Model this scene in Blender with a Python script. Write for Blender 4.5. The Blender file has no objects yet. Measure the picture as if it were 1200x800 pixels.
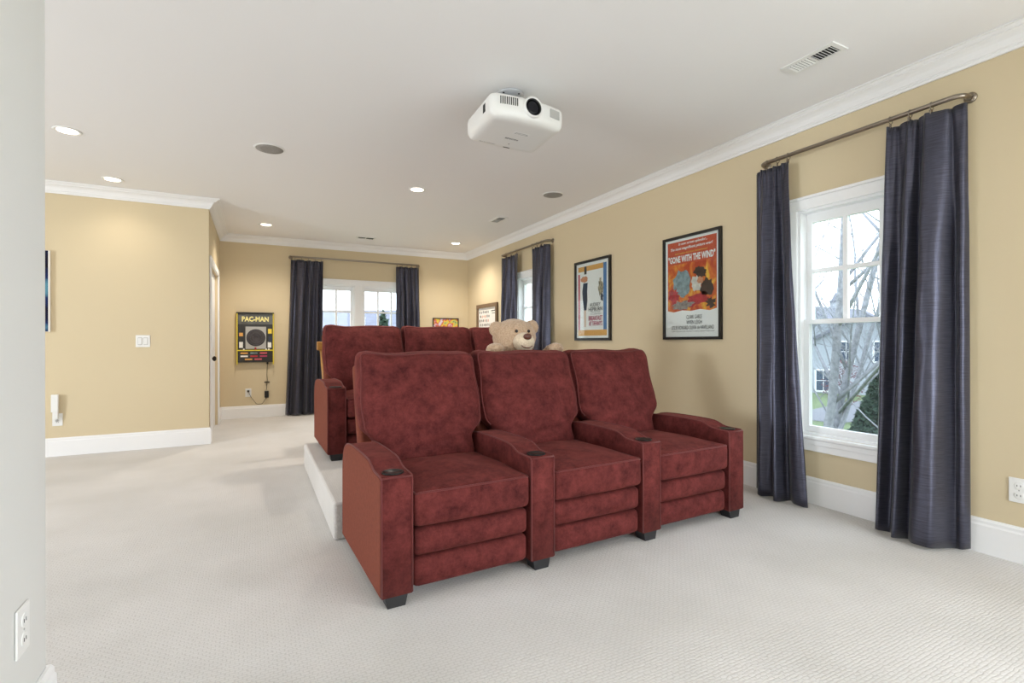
import bpy, bmesh, math, random
from mathutils import Vector, Matrix, noise

scene = bpy.context.scene
COL = scene.collection
PI = math.pi

# ------------------------------------------------------------------ camera
YAW, PITCH, ROLL = 0.475756, 0.000816, -0.002084
_F = Vector((math.sin(YAW)*math.cos(PITCH), math.cos(YAW)*math.cos(PITCH), math.sin(PITCH)))
_R = Vector((math.cos(YAW), -math.sin(YAW), 0))
_U = _R.cross(_F)
_R2 = _R*math.cos(ROLL) + _U*math.sin(ROLL)
_U2 = -_R*math.sin(ROLL) + _U*math.cos(ROLL)
cam = bpy.data.cameras.new('camera')
cam.sensor_width = 36.0
cam.lens = 36.0*585.25/1200.0
cam.clip_start = 0.05
cam.clip_end = 400
camo = bpy.data.objects.new('camera', cam)
COL.objects.link(camo)
camo.matrix_world = Matrix(((_R2.x, _U2.x, -_F.x, 0), (_R2.y, _U2.y, -_F.y, 0), (_R2.z, _U2.z, -_F.z, 1.1), (0, 0, 0, 1)))
scene.camera = camo

# ------------------------------------------------------------------ sky, view, render options
world = bpy.data.worlds.new('overcast_sky')
scene.world = world
world.use_nodes = True
wb = world.node_tree.nodes['Background']
wb.inputs[0].default_value = (0.84, 0.92, 1.0, 1)
wb.inputs[1].default_value = 3.1
vs = scene.view_settings
vs.view_transform = 'Standard'
vs.look = 'None'
vs.gamma = 1.0
vs.use_curve_mapping = False
vs.exposure = 0.62
scene.cycles.use_denoising = True
scene.cycles.max_bounces = 10
scene.cycles.diffuse_bounces = 6
scene.cycles.transparent_max_bounces = 16
scene.cycles.sample_clamp_indirect = 4.0
scene.cycles.caustics_reflective = False
scene.cycles.caustics_refractive = False

def area_light(name, loc, rot, sx, sy, power, color, spread=PI):
    l = bpy.data.lights.new(name, 'AREA')
    l.shape = 'RECTANGLE'
    l.size, l.size_y = sx, sy
    l.energy = power
    l.color = color
    l.spread = spread
    o = bpy.data.objects.new(name, l)
    o.location = loc
    o.rotation_euler = rot
    COL.objects.link(o)
    return o

# added fill lights, set at unseen windows of the front room and alcove
area_light('fill_light_front', (2.15, -2.76, 1.3), (PI/2, 0, 0), 1.9, 2.0, 45, (0.88, 0.94, 1.0))
area_light('fill_light_side', (3.33, -1.0, 1.25), (0, PI/2, 0), 1.45, 0.75, 32, (0.86, 0.93, 1.0))
area_light('fill_light_alcove', (-5.96, 2.4, 1.25), (0, -PI/2, 0), 1.45, 1.6, 130, (0.89, 0.95, 1.0))

# ------------------------------------------------------------------ materials
def _mat(name):
    m = bpy.data.materials.new(name)
    m.use_nodes = True
    nt = m.node_tree
    return m, nt, nt.nodes['Principled BSDF']

def s2l(c):
    return tuple(((x/255.0)/12.92 if x/255.0 <= 0.04045 else ((x/255.0+0.055)/1.055)**2.4) for x in c)

def plain(name, rgb, rough=0.5, metal=0.0, spec=0.5, sheen=0.0, noise_scale=0, noise_amt=0.0, bump=0.0, bump_scale=60, coat=0.0):
    m, nt, b = _mat(name)
    c = s2l(rgb)
    b.inputs['Base Color'].default_value = (*c, 1)
    b.inputs['Roughness'].default_value = rough
    b.inputs['Metallic'].default_value = metal
    b.inputs['Specular IOR Level'].default_value = spec
    b.inputs['Coat Weight'].default_value = coat
    if sheen:
        b.inputs['Sheen Weight'].default_value = sheen
        b.inputs['Sheen Roughness'].default_value = 0.5
    tc = nt.nodes.new('ShaderNodeTexCoord')
    if noise_scale:
        n = nt.nodes.new('ShaderNodeTexNoise')
        n.inputs['Scale'].default_value = noise_scale
        n.inputs['Detail'].default_value = 5
        nt.links.new(tc.outputs['Object'], n.inputs['Vector'])
        r = nt.nodes.new('ShaderNodeValToRGB')
        r.color_ramp.elements[0].position = 0.3
        r.color_ramp.elements[1].position = 0.7
        r.color_ramp.elements[0].color = (*[x*(1-noise_amt) for x in c], 1)
        r.color_ramp.elements[1].color = (*[min(1, x*(1+noise_amt)) for x in c], 1)
        nt.links.new(n.outputs['Fac'], r.inputs['Fac'])
        nt.links.new(r.outputs['Color'], b.inputs['Base Color'])
    if bump:
        n2 = nt.nodes.new('ShaderNodeTexNoise')
        n2.inputs['Scale'].default_value = bump_scale
        n2.inputs['Detail'].default_value = 4
        nt.links.new(tc.outputs['Object'], n2.inputs['Vector'])
        bp = nt.nodes.new('ShaderNodeBump')
        bp.inputs['Strength'].default_value = bump
        bp.inputs['Distance'].default_value = 0.01
        nt.links.new(n2.outputs['Fac'], bp.inputs['Height'])
        nt.links.new(bp.outputs['Normal'], b.inputs['Normal'])
    return m

def emit(name, rgb, strength):
    m, nt, b = _mat(name)
    b.inputs['Base Color'].default_value = (*s2l(rgb), 1)
    b.inputs['Emission Color'].default_value = (*s2l(rgb), 1)
    b.inputs['Emission Strength'].default_value = strength
    return m

def carpet_mat():
    m, nt, b = _mat('carpet_loop_pile')
    N, L = nt.nodes, nt.links
    tc = N.new('ShaderNodeTexCoord')
    wob = N.new('ShaderNodeTexNoise'); wob.inputs['Scale'].default_value = 45
    L.new(tc.outputs['Object'], wob.inputs['Vector'])
    mixv = N.new('ShaderNodeVectorMath'); mixv.operation = 'MULTIPLY_ADD'
    mixv.inputs[1].default_value = (0.020, 0.014, 0.0)
    L.new(wob.outputs['Color'], mixv.inputs[0]); L.new(tc.outputs['Object'], mixv.inputs[2])
    br = N.new('ShaderNodeTexBrick')
    br.inputs['Scale'].default_value = 1.0
    br.inputs['Brick Width'].default_value = 0.026
    br.inputs['Row Height'].default_value = 0.013
    br.inputs['Mortar Size'].default_value = 0.0035
    br.inputs['Mortar Smooth'].default_value = 1.0
    br.inputs['Color1'].default_value = (1, 1, 1, 1); br.inputs['Color2'].default_value = (.8, .8, .8, 1)
    br.inputs['Mortar'].default_value = (0, 0, 0, 1)
    L.new(mixv.outputs[0], br.inputs['Vector'])
    fine = N.new('ShaderNodeTexNoise'); fine.inputs['Scale'].default_value = 420; fine.inputs['Detail'].default_value = 3
    L.new(tc.outputs['Object'], fine.inputs['Vector'])
    add = N.new('ShaderNodeMath'); add.operation = 'MULTIPLY_ADD'; add.inputs[1].default_value = 0.45
    L.new(fine.outputs['Fac'], add.inputs[0]); L.new(br.outputs['Color'], add.inputs[2])
    bp = N.new('ShaderNodeBump'); bp.inputs['Strength'].default_value = 0.3; bp.inputs['Distance'].default_value = 0.004
    L.new(add.outputs[0], bp.inputs['Height']); L.new(bp.outputs['Normal'], b.inputs['Normal'])
    big = N.new('ShaderNodeTexNoise'); big.inputs['Scale'].default_value = 1.6; big.inputs['Detail'].default_value = 4
    L.new(tc.outputs['Object'], big.inputs['Vector'])
    r1 = N.new('ShaderNodeValToRGB')
    r1.color_ramp.elements[0].position = 0.35; r1.color_ramp.elements[1].position = 0.68
    r1.color_ramp.elements[0].color = (*s2l((207, 204, 201)), 1)
    r1.color_ramp.elements[1].color = (*s2l((219, 216, 214)), 1)
    L.new(big.outputs['Fac'], r1.inputs['Fac'])
    r2 = N.new('ShaderNodeValToRGB')
    r2.color_ramp.elements[0].color = (0.82, 0.81, 0.80, 1); r2.color_ramp.elements[1].color = (1, 1, 1, 1)
    r2.color_ramp.elements[0].position = 0.1; r2.color_ramp.elements[1].position = 0.9
    L.new(add.outputs[0], r2.inputs['Fac'])
    mx = N.new('ShaderNodeMix'); mx.data_type = 'RGBA'; mx.blend_type = 'MULTIPLY'; mx.inputs[0].default_value = 1.0
    L.new(r1.outputs['Color'], mx.inputs[6]); L.new(r2.outputs['Color'], mx.inputs[7])
    L.new(mx.outputs[2], b.inputs['Base Color'])
    b.inputs['Roughness'].default_value = 0.95
    b.inputs['Specular IOR Level'].default_value = 0.1
    b.inputs['Sheen Weight'].default_value = 0.15
    return m

def velvet_mat():
    m, nt, b = _mat('burgundy_velvet')
    N, L = nt.nodes, nt.links
    geo = N.new('ShaderNodeNewGeometry')
    n = N.new('ShaderNodeTexNoise'); n.inputs['Scale'].default_value = 11; n.inputs['Detail'].default_value = 12; n.inputs['Roughness'].default_value = 0.80; n.inputs['Distortion'].default_value = 0.15
    L.new(geo.outputs['Position'], n.inputs['Vector'])
    r = N.new('ShaderNodeValToRGB')
    r.color_ramp.elements[0].position = 0.30; r.color_ramp.elements[1].position = 0.70
    r.color_ramp.elements[0].color = (*s2l((56, 21, 22)), 1)
    r.color_ramp.elements[1].color = (*s2l((122, 57, 54)), 1)
    L.new(n.outputs['Fac'], r.inputs['Fac']); L.new(r.outputs['Color'], b.inputs['Base Color'])
    b.inputs['Roughness'].default_value = 0.85
    b.inputs['Specular IOR Level'].default_value = 0.12
    b.inputs['Sheen Weight'].default_value = 0.16
    b.inputs['Sheen Roughness'].default_value = 0.45
    b.inputs['Sheen Tint'].default_value = (*s2l((215, 130, 120)), 1)
    n2 = N.new('ShaderNodeTexNoise'); n2.inputs['Scale'].default_value = 9; n2.inputs['Detail'].default_value = 6
    L.new(geo.outputs['Position'], n2.inputs['Vector'])
    bp = N.new('ShaderNodeBump'); bp.inputs['Strength'].default_value = 0.25; bp.inputs['Distance'].default_value = 0.012
    L.new(n2.outputs['Fac'], bp.inputs['Height']); L.new(bp.outputs['Normal'], b.inputs['Normal'])
    return m

def silk_mat():
    m, nt, b = _mat('slate_faux_silk')
    N, L = nt.nodes, nt.links
    tc = N.new('ShaderNodeTexCoord')
    mp = N.new('ShaderNodeMapping'); mp.inputs['Scale'].default_value = (14, 14, 420)
    L.new(tc.outputs['Object'], mp.inputs['Vector'])
    n = N.new('ShaderNodeTexNoise'); n.inputs['Scale'].default_value = 1.0; n.inputs['Detail'].default_value = 4
    L.new(mp.outputs[0], n.inputs['Vector'])
    r = N.new('ShaderNodeValToRGB')
    r.color_ramp.elements[0].position = 0.3; r.color_ramp.elements[1].position = 0.75
    r.color_ramp.elements[0].color = (*s2l((52, 52, 66)), 1)
    r.color_ramp.elements[1].color = (*s2l((86, 86, 100)), 1)
    L.new(n.outputs['Fac'], r.inputs['Fac']); L.new(r.outputs['Color'], b.inputs['Base Color'])
    b.inputs['Roughness'].default_value = 0.34
    b.inputs['Metallic'].default_value = 0.65
    b.inputs['Specular IOR Level'].default_value = 0.5
    b.inputs['Sheen Weight'].default_value = 0.15
    bp = N.new('ShaderNodeBump'); bp.inputs['Strength'].default_value = 0.12; bp.inputs['Distance'].default_value = 0.004
    L.new(n.outputs['Fac'], bp.inputs['Height']); L.new(bp.outputs['Normal'], b.inputs['Normal'])
    return m

def glass_mat():
    m = bpy.data.materials.new('window_glass'); m.use_nodes = True
    nt = m.node_tree; nt.nodes.clear()
    o = nt.nodes.new('ShaderNodeOutputMaterial'); t = nt.nodes.new('ShaderNodeBsdfTransparent')
    g = nt.nodes.new('ShaderNodeBsdfGlossy'); f = nt.nodes.new('ShaderNodeLayerWeight'); pw = nt.nodes.new('ShaderNodeMath'); pw.operation = 'POWER'; pw.inputs[1].default_value = 4.0
    ma = nt.nodes.new('ShaderNodeMath'); ma.operation = 'MULTIPLY_ADD'; ma.inputs[1].default_value = 0.35; ma.inputs[2].default_value = 0.015; mx = nt.nodes.new('ShaderNodeMixShader')
    t.inputs[0].default_value = (0.95, 0.975, 0.98, 1); g.inputs['Roughness'].default_value = 0.02
    nt.links.new(f.outputs['Facing'], pw.inputs[0]); nt.links.new(pw.outputs[0], ma.inputs[0]); nt.links.new(ma.outputs[0], mx.inputs[0]); nt.links.new(t.outputs[0], mx.inputs[1]); nt.links.new(g.outputs[0], mx.inputs[2])
    nt.links.new(mx.outputs[0], o.inputs[0])
    return m

def plush_mat(name, a, b_):
    m, nt, b = _mat(name)
    N, L = nt.nodes, nt.links
    tc = N.new('ShaderNodeTexCoord')
    n = N.new('ShaderNodeTexNoise'); n.inputs['Scale'].default_value = 90; n.inputs['Detail'].default_value = 5
    L.new(tc.outputs['Object'], n.inputs['Vector'])
    r = N.new('ShaderNodeValToRGB')
    r.color_ramp.elements[0].position = 0.35; r.color_ramp.elements[1].position = 0.65
    r.color_ramp.elements[0].color = (*s2l(a), 1); r.color_ramp.elements[1].color = (*s2l(b_), 1)
    L.new(n.outputs['Fac'], r.inputs['Fac']); L.new(r.outputs['Color'], b.inputs['Base Color'])
    b.inputs['Roughness'].default_value = 0.95; b.inputs['Specular IOR Level'].default_value = 0.1
    b.inputs['Sheen Weight'].default_value = 0.4
    bp = N.new('ShaderNodeBump'); bp.inputs['Strength'].default_value = 0.7; bp.inputs['Distance'].default_value = 0.01
    L.new(n.outputs['Fac'], bp.inputs['Height']); L.new(bp.outputs['Normal'], b.inputs['Normal'])
    return m

def flame_mat():
    m, nt, b = _mat('poster_warm_print')
    N, L = nt.nodes, nt.links
    tc = N.new('ShaderNodeTexCoord')
    mp = N.new('ShaderNodeMapping'); mp.inputs['Scale'].default_value = (9, 1, 6)
    L.new(tc.outputs['Object'], mp.inputs['Vector'])
    n = N.new('ShaderNodeTexNoise'); n.inputs['Scale'].default_value = 1.0; n.inputs['Detail'].default_value = 6; n.inputs['Distortion'].default_value = 1.2
    L.new(mp.outputs[0], n.inputs['Vector'])
    r = N.new('ShaderNodeValToRGB')
    e = r.color_ramp.elements
    e[0].position = 0.36; e[0].color = (*s2l((186, 62, 30)), 1)
    e[1].position = 0.70; e[1].color = (*s2l((240, 190, 62)), 1)
    k = e.new(0.52); k.color = (*s2l((216, 104, 38)), 1)
    L.new(n.outputs['Fac'], r.inputs['Fac']); L.new(r.outputs['Color'], b.inputs['Base Color'])
    b.inputs['Roughness'].default_value = 0.5
    return m

def mesh_mat():
    m = bpy.data.materials.new('insect_screen_mesh'); m.use_nodes = True
    nt = m.node_tree; nt.nodes.clear()
    o = nt.nodes.new('ShaderNodeOutputMaterial'); t = nt.nodes.new('ShaderNodeBsdfTransparent')
    d = nt.nodes.new('ShaderNodeBsdfDiffuse'); mx = nt.nodes.new('ShaderNodeMixShader')
    d.inputs[0].default_value = (0.12, 0.13, 0.15, 1); mx.inputs[0].default_value = 0.16
    nt.links.new(t.outputs[0], mx.inputs[1]); nt.links.new(d.outputs[0], mx.inputs[2]); nt.links.new(mx.outputs[0], o.inputs[0])
    return m

M = dict(
    mesh=mesh_mat(),
    wall=plain('wall_paint_yellow', (215, 199, 167), 0.75, spec=0.25, bump=0.05, bump_scale=180),
    pale=plain('wall_paint_daylit', (222, 222, 219), 0.75, spec=0.25, bump=0.05, bump_scale=180),  # left wall toned pale to hold the cool daylight that falls on it
    ceil=plain('ceiling_paint', (242, 241, 241), 0.9, spec=0.1, bump=0.04, bump_scale=160),
    trim=plain('trim_paint_white', (242, 242, 243), 0.4, spec=0.4),
    carpet=carpet_mat(), velvet=velvet_mat(), silk=silk_mat(), glass=glass_mat(),
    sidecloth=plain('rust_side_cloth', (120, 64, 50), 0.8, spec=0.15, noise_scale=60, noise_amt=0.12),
    piping=plain('burgundy_piping_lit', (104, 47, 45), 0.7, spec=0.2, sheen=0.1),  # same velvet, toned lighter to paint the light the piping catches
    lining=plain('curtain_lining_white', (225, 225, 225), 0.8),
    foot=plain('black_foot_plastic', (38, 38, 40), 0.45),
    cup=plain('black_cup_plastic', (14, 14, 15), 0.3, spec=0.4),
    metal=plain('brushed_nickel', (150, 140, 128), 0.3, metal=1.0),
    steel=plain('silver_mount', (200, 203, 208), 0.35, metal=0.4),
    white=plain('white_plastic', (238, 238, 236), 0.35),
    proj=plain('projector_shell', (232, 231, 228), 0.3, spec=0.5),
    grille=plain('projector_grille_grey', (176, 175, 172), 0.5),
    dark=plain('dark_gap', (40, 40, 40), 0.7),
    black=plain('black_frame', (24, 23, 23), 0.35),
    lens=plain('lens_glass', (14, 15, 22), 0.12, spec=0.35),
    speaker=plain('speaker_grille_grey', (150, 147, 143), 0.7, noise_scale=300, noise_amt=0.2),
    bulb=emit('lamp_lit', (255, 240, 214), 9.0),
    knob=plain('dark_bronze', (48, 42, 38), 0.35, metal=0.8),
    paper=plain('poster_paper', (242, 240, 236), 0.5),
    ink=plain('black_ink', (34, 32, 34), 0.6),
    flame=flame_mat(),
    red=plain('red_ink', (178, 40, 48), 0.5, noise_scale=30, noise_amt=0.25),
    greyblue=plain('grey_blue_ink', (128, 146, 150), 0.5, noise_scale=30, noise_amt=0.35),
    brown=plain('dark_brown_ink', (62, 40, 34), 0.5, noise_scale=40, noise_amt=0.4),
    skinpeach=plain('peach_ink', (206, 140, 104), 0.5, noise_scale=40, noise_amt=0.2),
    orange=plain('orange_ink', (222, 164, 86), 0.5),
    yellow=plain('yellow_ink', (238, 210, 70), 0.45),
    paleyellow=plain('pale_yellow_ink', (240, 228, 150), 0.4),
    blue=plain('blue_ink', (72, 122, 176), 0.5),
    rose=plain('rose_ink', (206, 92, 104), 0.5),
    magenta=plain('magenta_ink', (176, 52, 92), 0.5),
    navy=plain('navy_ink', (48, 56, 76), 0.5),
    screen=plain('dark_screen', (64, 60, 66), 0.12, spec=0.6, noise_scale=9, noise_amt=0.35),
    panel=plain('arcade_black_panel', (42, 40, 38), 0.4),
    gold=plain('arcade_yellow_edge', (226, 206, 60), 0.4),
    wood=plain('honey_wood', (178, 128, 66), 0.4, noise_scale=14, noise_amt=0.25),
    brownframe=plain('taupe_wood_frame', (118, 96, 74), 0.5, noise_scale=30, noise_amt=0.15),
    bear=plush_mat('plush_tan', (182, 152, 124), (204, 176, 148)),
    bearl=plush_mat('plush_cream', (216, 196, 168), (234, 216, 190)),
    nose=plain('nose_brown', (98, 58, 44), 0.35),
    eye=plain('eye_dark', (30, 20, 16), 0.1),
    mouth=plain('mouth_stitch', (110, 66, 54), 0.8),
    bark=plain('birch_bark', (140, 142, 150), 0.9, noise_scale=12, noise_amt=0.3),
    twig=plain('twig_bark', (92, 84, 86), 0.9),
    lawn=plain('lawn_grass', (98, 114, 78), 0.95, noise_scale=0.6, noise_amt=0.2),
    road=plain('road_asphalt', (116, 118, 126), 0.9),
    siding=plain('house_siding_white', (166, 172, 182), 0.8),
    roof=plain('roof_shingle_grey', (104, 106, 120), 0.9, noise_scale=3, noise_amt=0.15),
    pane=plain('house_pane', (70, 84, 104), 0.15),
    green=plain('evergreen_needles', (42, 62, 46), 0.9, noise_scale=8, noise_amt=0.35),
    redleaf=plain('red_leaves', (104, 62, 70), 0.9, noise_scale=8, noise_amt=0.25),
)

# ------------------------------------------------------------------ mesh helpers
def mesh_obj(name, verts, faces, mat, parent=None, loc=(0, 0, 0), rot=(0, 0, 0), smooth=False, mats=None, midx=None):
    me = bpy.data.meshes.new(name)
    me.from_pydata([tuple(v) for v in verts], [], faces)
    me.update()
    for m_ in (mats or [mat]):
        me.materials.append(m_)
    if midx:
        for p_, i in zip(me.polygons, midx):
            p_.material_index = i
    if smooth:
        for p_ in me.polygons:
            p_.use_smooth = True
    o = bpy.data.objects.new(name, me)
    COL.objects.link(o)
    o.parent = parent
    o.location = loc
    o.rotation_euler = rot
    return o

def bm_obj(name, bm, mat, parent=None, loc=(0, 0, 0), rot=(0, 0, 0), smooth=False):
    me = bpy.data.meshes.new(name)
    bmesh.ops.recalc_face_normals(bm, faces=bm.faces)
    bm.to_mesh(me)
    bm.free()
    me.materials.append(mat)
    if smooth:
        for p_ in me.polygons:
            p_.use_smooth = True
    o = bpy.data.objects.new(name, me)
    COL.objects.link(o)
    o.parent = parent
    o.location = loc
    o.rotation_euler = rot
    return o

def tag(o, label=None, cat=None, group=None, kind=None):
    if label: o['label'] = label
    if cat: o['category'] = cat
    if group: o['group'] = group
    if kind: o['kind'] = kind
    return o

def thing(name, label, cat, loc=(0, 0, 0), rotz=0.0, group=None, kind=None):
    o = bpy.data.objects.new(name, None)
    COL.objects.link(o)
    o.location = loc
    o.rotation_euler = (0, 0, rotz)
    o.empty_display_size = 0.1
    return tag(o, label, cat, group, kind)

def dup(root, parent=None):
    c = root.copy()
    COL.objects.link(c)
    c.parent = parent
    for ch in list(root.children):
        dup(ch, c)
    return c

def add_box(bm, x0, x1, y0, y1, z0, z1):
    vs_ = [bm.verts.new(p) for p in ((x0, y0, z0), (x1, y0, z0), (x1, y1, z0), (x0, y1, z0), (x0, y0, z1), (x1, y0, z1), (x1, y1, z1), (x0, y1, z1))]
    for f in ((0, 3, 2, 1), (4, 5, 6, 7), (0, 1, 5, 4), (1, 2, 6, 5), (2, 3, 7, 6), (3, 0, 4, 7)):
        bm.faces.new([vs_[i] for i in f])

def box(name, x0, x1, y0, y1, z0, z1, mat, parent=None, bevel=0.0, seg=2, loc=(0, 0, 0), rot=(0, 0, 0), smooth=False):
    bm = bmesh.new()
    add_box(bm, x0, x1, y0, y1, z0, z1)
    if bevel:
        bmesh.ops.bevel(bm, geom=list(bm.edges), offset=bevel, segments=seg, profile=0.5, affect='EDGES')
    return bm_obj(name, bm, mat, parent, loc, rot, smooth)

def tube_mesh(path, r, seg=8, closed=False, radii=None):
    P = [Vector(p) for p in path]
    n = len(P)
    verts, faces = [], []
    up = Vector((0, 0, 1))
    T0 = (P[1]-P[0]).normalized()
    if abs(T0.dot(up)) > 0.9:
        up = Vector((1, 0, 0))
    Nn = T0.cross(up).normalized()
    for i in range(n):
        if closed:
            T = (P[(i+1) % n]-P[i-1]).normalized()
        else:
            T = (P[min(i+1, n-1)]-P[max(i-1, 0)]).normalized()
        Nn = (Nn - T*Nn.dot(T))
        if Nn.length < 1e-6:
            Nn = T.orthogonal()
        Nn.normalize()
        Bn = T.cross(Nn)
        rr = radii[i] if radii else r
        for k in range(seg):
            a = 2*PI*k/seg
            verts.append(P[i] + (Nn*math.cos(a)+Bn*math.sin(a))*rr)
    m = n if closed else n-1
    for i in range(m):
        for k in range(seg):
            a, b = i*seg+k, i*seg+(k+1) % seg
            c, d = ((i+1) % n)*seg+(k+1) % seg, ((i+1) % n)*seg+k
            faces.append((a, b, c, d))
    if not closed:
        faces.append(tuple(reversed(range(seg))))
        faces.append(tuple(range((n-1)*seg, n*seg)))
    return verts, faces

def tube(name, path, r, mat, parent=None, seg=8, closed=False, radii=None, loc=(0, 0, 0), rot=(0, 0, 0)):
    v, f = tube_mesh(path, r, seg, closed, radii)
    return mesh_obj(name, v, f, mat, parent, loc, rot, smooth=True)

def lathe(name, prof, mat, parent=None, seg=32, loc=(0, 0, 0), rot=(0, 0, 0), smooth=True, cap=True):
    verts, faces = [], []
    for (r, z) in prof:
        for k in range(seg):
            a = 2*PI*k/seg
            verts.append((r*math.cos(a), r*math.sin(a), z))
    for i in range(len(prof)-1):
        for k in range(seg):
            faces.append((i*seg+k, i*seg+(k+1) % seg, (i+1)*seg+(k+1) % seg, (i+1)*seg+k))
    if cap:
        faces.append(tuple(reversed(range(seg))))
        faces.append(tuple(range((len(prof)-1)*seg, len(prof)*seg)))
    o = mesh_obj(name, verts, faces, mat, parent, loc, rot, smooth=False)
    if smooth:
        for p_ in o.data.polygons:
            p_.use_smooth = len(p_.vertices) == 4
    return o

def soft_mapper(w, d, h, r, fn=None):
    a = (w/2, d/2, h/2)
    def mp(p):
        q = Vector([max(-(a[i]-r), min(a[i]-r, p[i])) for i in range(3)])
        dv = Vector(p)-q
        if dv.length > 1e-9:
            dv = dv.normalized()*r
        out = q+dv
        if fn:
            out = fn(out, (out[0]/a[0], out[1]/a[1], out[2]/a[2]))
        return out
    return mp

def soft_box(name, w, d, h, r, mat, parent=None, n=(10, 6, 6), fn=None, loc=(0, 0, 0), rot=(0, 0, 0)):
    """closed box with round edges whose surface is then shaped by fn(point, (u, v, t))"""
    mp = soft_mapper(w, d, h, r, fn)
    ax = []
    for L_, k in zip((w/2, d/2, h/2), n):
        e = [-L_, -L_+r*0.4, -L_+r]
        inner = [(-L_+r)+(2*(L_-r))*i/k for i in range(1, k)]
        ax.append(e+inner+[L_-r, L_-r*0.4, L_])
    idx, verts, faces = {}, [], []
    N_ = [len(x)-1 for x in ax]
    def vid(i, j, k):
        key = (i, j, k)
        if key not in idx:
            idx[key] = len(verts)
            verts.append(mp((ax[0][i], ax[1][j], ax[2][k])))
        return idx[key]
    for i in range(N_[0]):
        for j in range(N_[1]):
            faces.append((vid(i, j, 0), vid(i, j+1, 0), vid(i+1, j+1, 0), vid(i+1, j, 0)))
            faces.append((vid(i, j, N_[2]), vid(i+1, j, N_[2]), vid(i+1, j+1, N_[2]), vid(i, j+1, N_[2])))
    for i in range(N_[0]):
        for k in range(N_[2]):
            faces.append((vid(i, 0, k), vid(i+1, 0, k), vid(i+1, 0, k+1), vid(i, 0, k+1)))
            faces.append((vid(i, N_[1], k), vid(i, N_[1], k+1), vid(i+1, N_[1], k+1), vid(i+1, N_[1], k)))
    for j in range(N_[1]):
        for k in range(N_[2]):
            faces.append((vid(0, j, k), vid(0, j, k+1), vid(0, j+1, k+1), vid(0, j+1, k)))
            faces.append((vid(N_[0], j, k), vid(N_[0], j+1, k), vid(N_[0], j+1, k+1), vid(N_[0], j, k+1)))
    return mesh_obj(name, verts, faces, mat, parent, loc, rot, smooth=True)

def prism(name, poly, y0, y1, mat, parent=None, loc=(0, 0, 0), rot=(0, 0, 0), bevel=0):
    """polygon in local x,z extruded along local y"""
    bm = bmesh.new()
    a = [bm.verts.new((x, y0, z)) for x, z in poly]
    b = [bm.verts.new((x, y1, z)) for x, z in poly]
    n = len(poly)
    bm.faces.new(a); bm.faces.new(list(reversed(b)))
    for i in range(n):
        bm.faces.new((a[i], b[i], b[(i+1) % n], a[(i+1) % n]))
    if bevel:
        bmesh.ops.bevel(bm, geom=list(bm.edges), offset=bevel, segments=2, profile=0.5, affect='EDGES')
    return bm_obj(name, bm, mat, parent, loc, rot)

def text(name, body, w, h, mat, parent, loc, rot=(PI/2, 0, 0), bold=0.0, depth=0.0006, shear=0.0):
    cu = bpy.data.curves.new(name, 'FONT')
    cu.body = body
    cu.size = 1.0
    cu.align_x = 'CENTER'; cu.align_y = 'CENTER'
    cu.offset = bold
    cu.shear = shear
    cu.resolution_u = 2
    cu.materials.append(mat)
    o = bpy.data.objects.new(name, cu)
    COL.objects.link(o)
    bpy.context.view_layer.update()
    dx, dy = max(o.dimensions.x, 1e-4), max(o.dimensions.y, 1e-4)
    bb = [Vector(c) for c in o.bound_box]
    cx = (bb[0].x+bb[6].x)/2; cy = (bb[0].y+bb[6].y)/2
    dg = bpy.context.evaluated_depsgraph_get()
    me = bpy.data.meshes.new_from_object(o.evaluated_get(dg))
    bpy.data.objects.remove(o)
    for v in me.vertices:
        v.co = ((v.co.x-cx)*w/dx, (v.co.y-cy)*h/dy, depth)
    me.materials.clear(); me.materials.append(mat)
    me.name = name
    ob = bpy.data.objects.new(name, me)
    COL.objects.link(ob)
    ob.parent = parent; ob.location = loc; ob.rotation_euler = rot
    return ob

# ------------------------------------------------------------------ room dimensions
XR, YB, YL, XD, XN, YN = 3.371, 8.246, 6.341, -0.442, -0.53, 1.872
XFAR, YF, C = -6.0, -2.8, 2.65
BB = 0.178
ROT = {'right': -PI/2, 'back': 0.0, 'front': PI, 'partition': PI/2}

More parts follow.
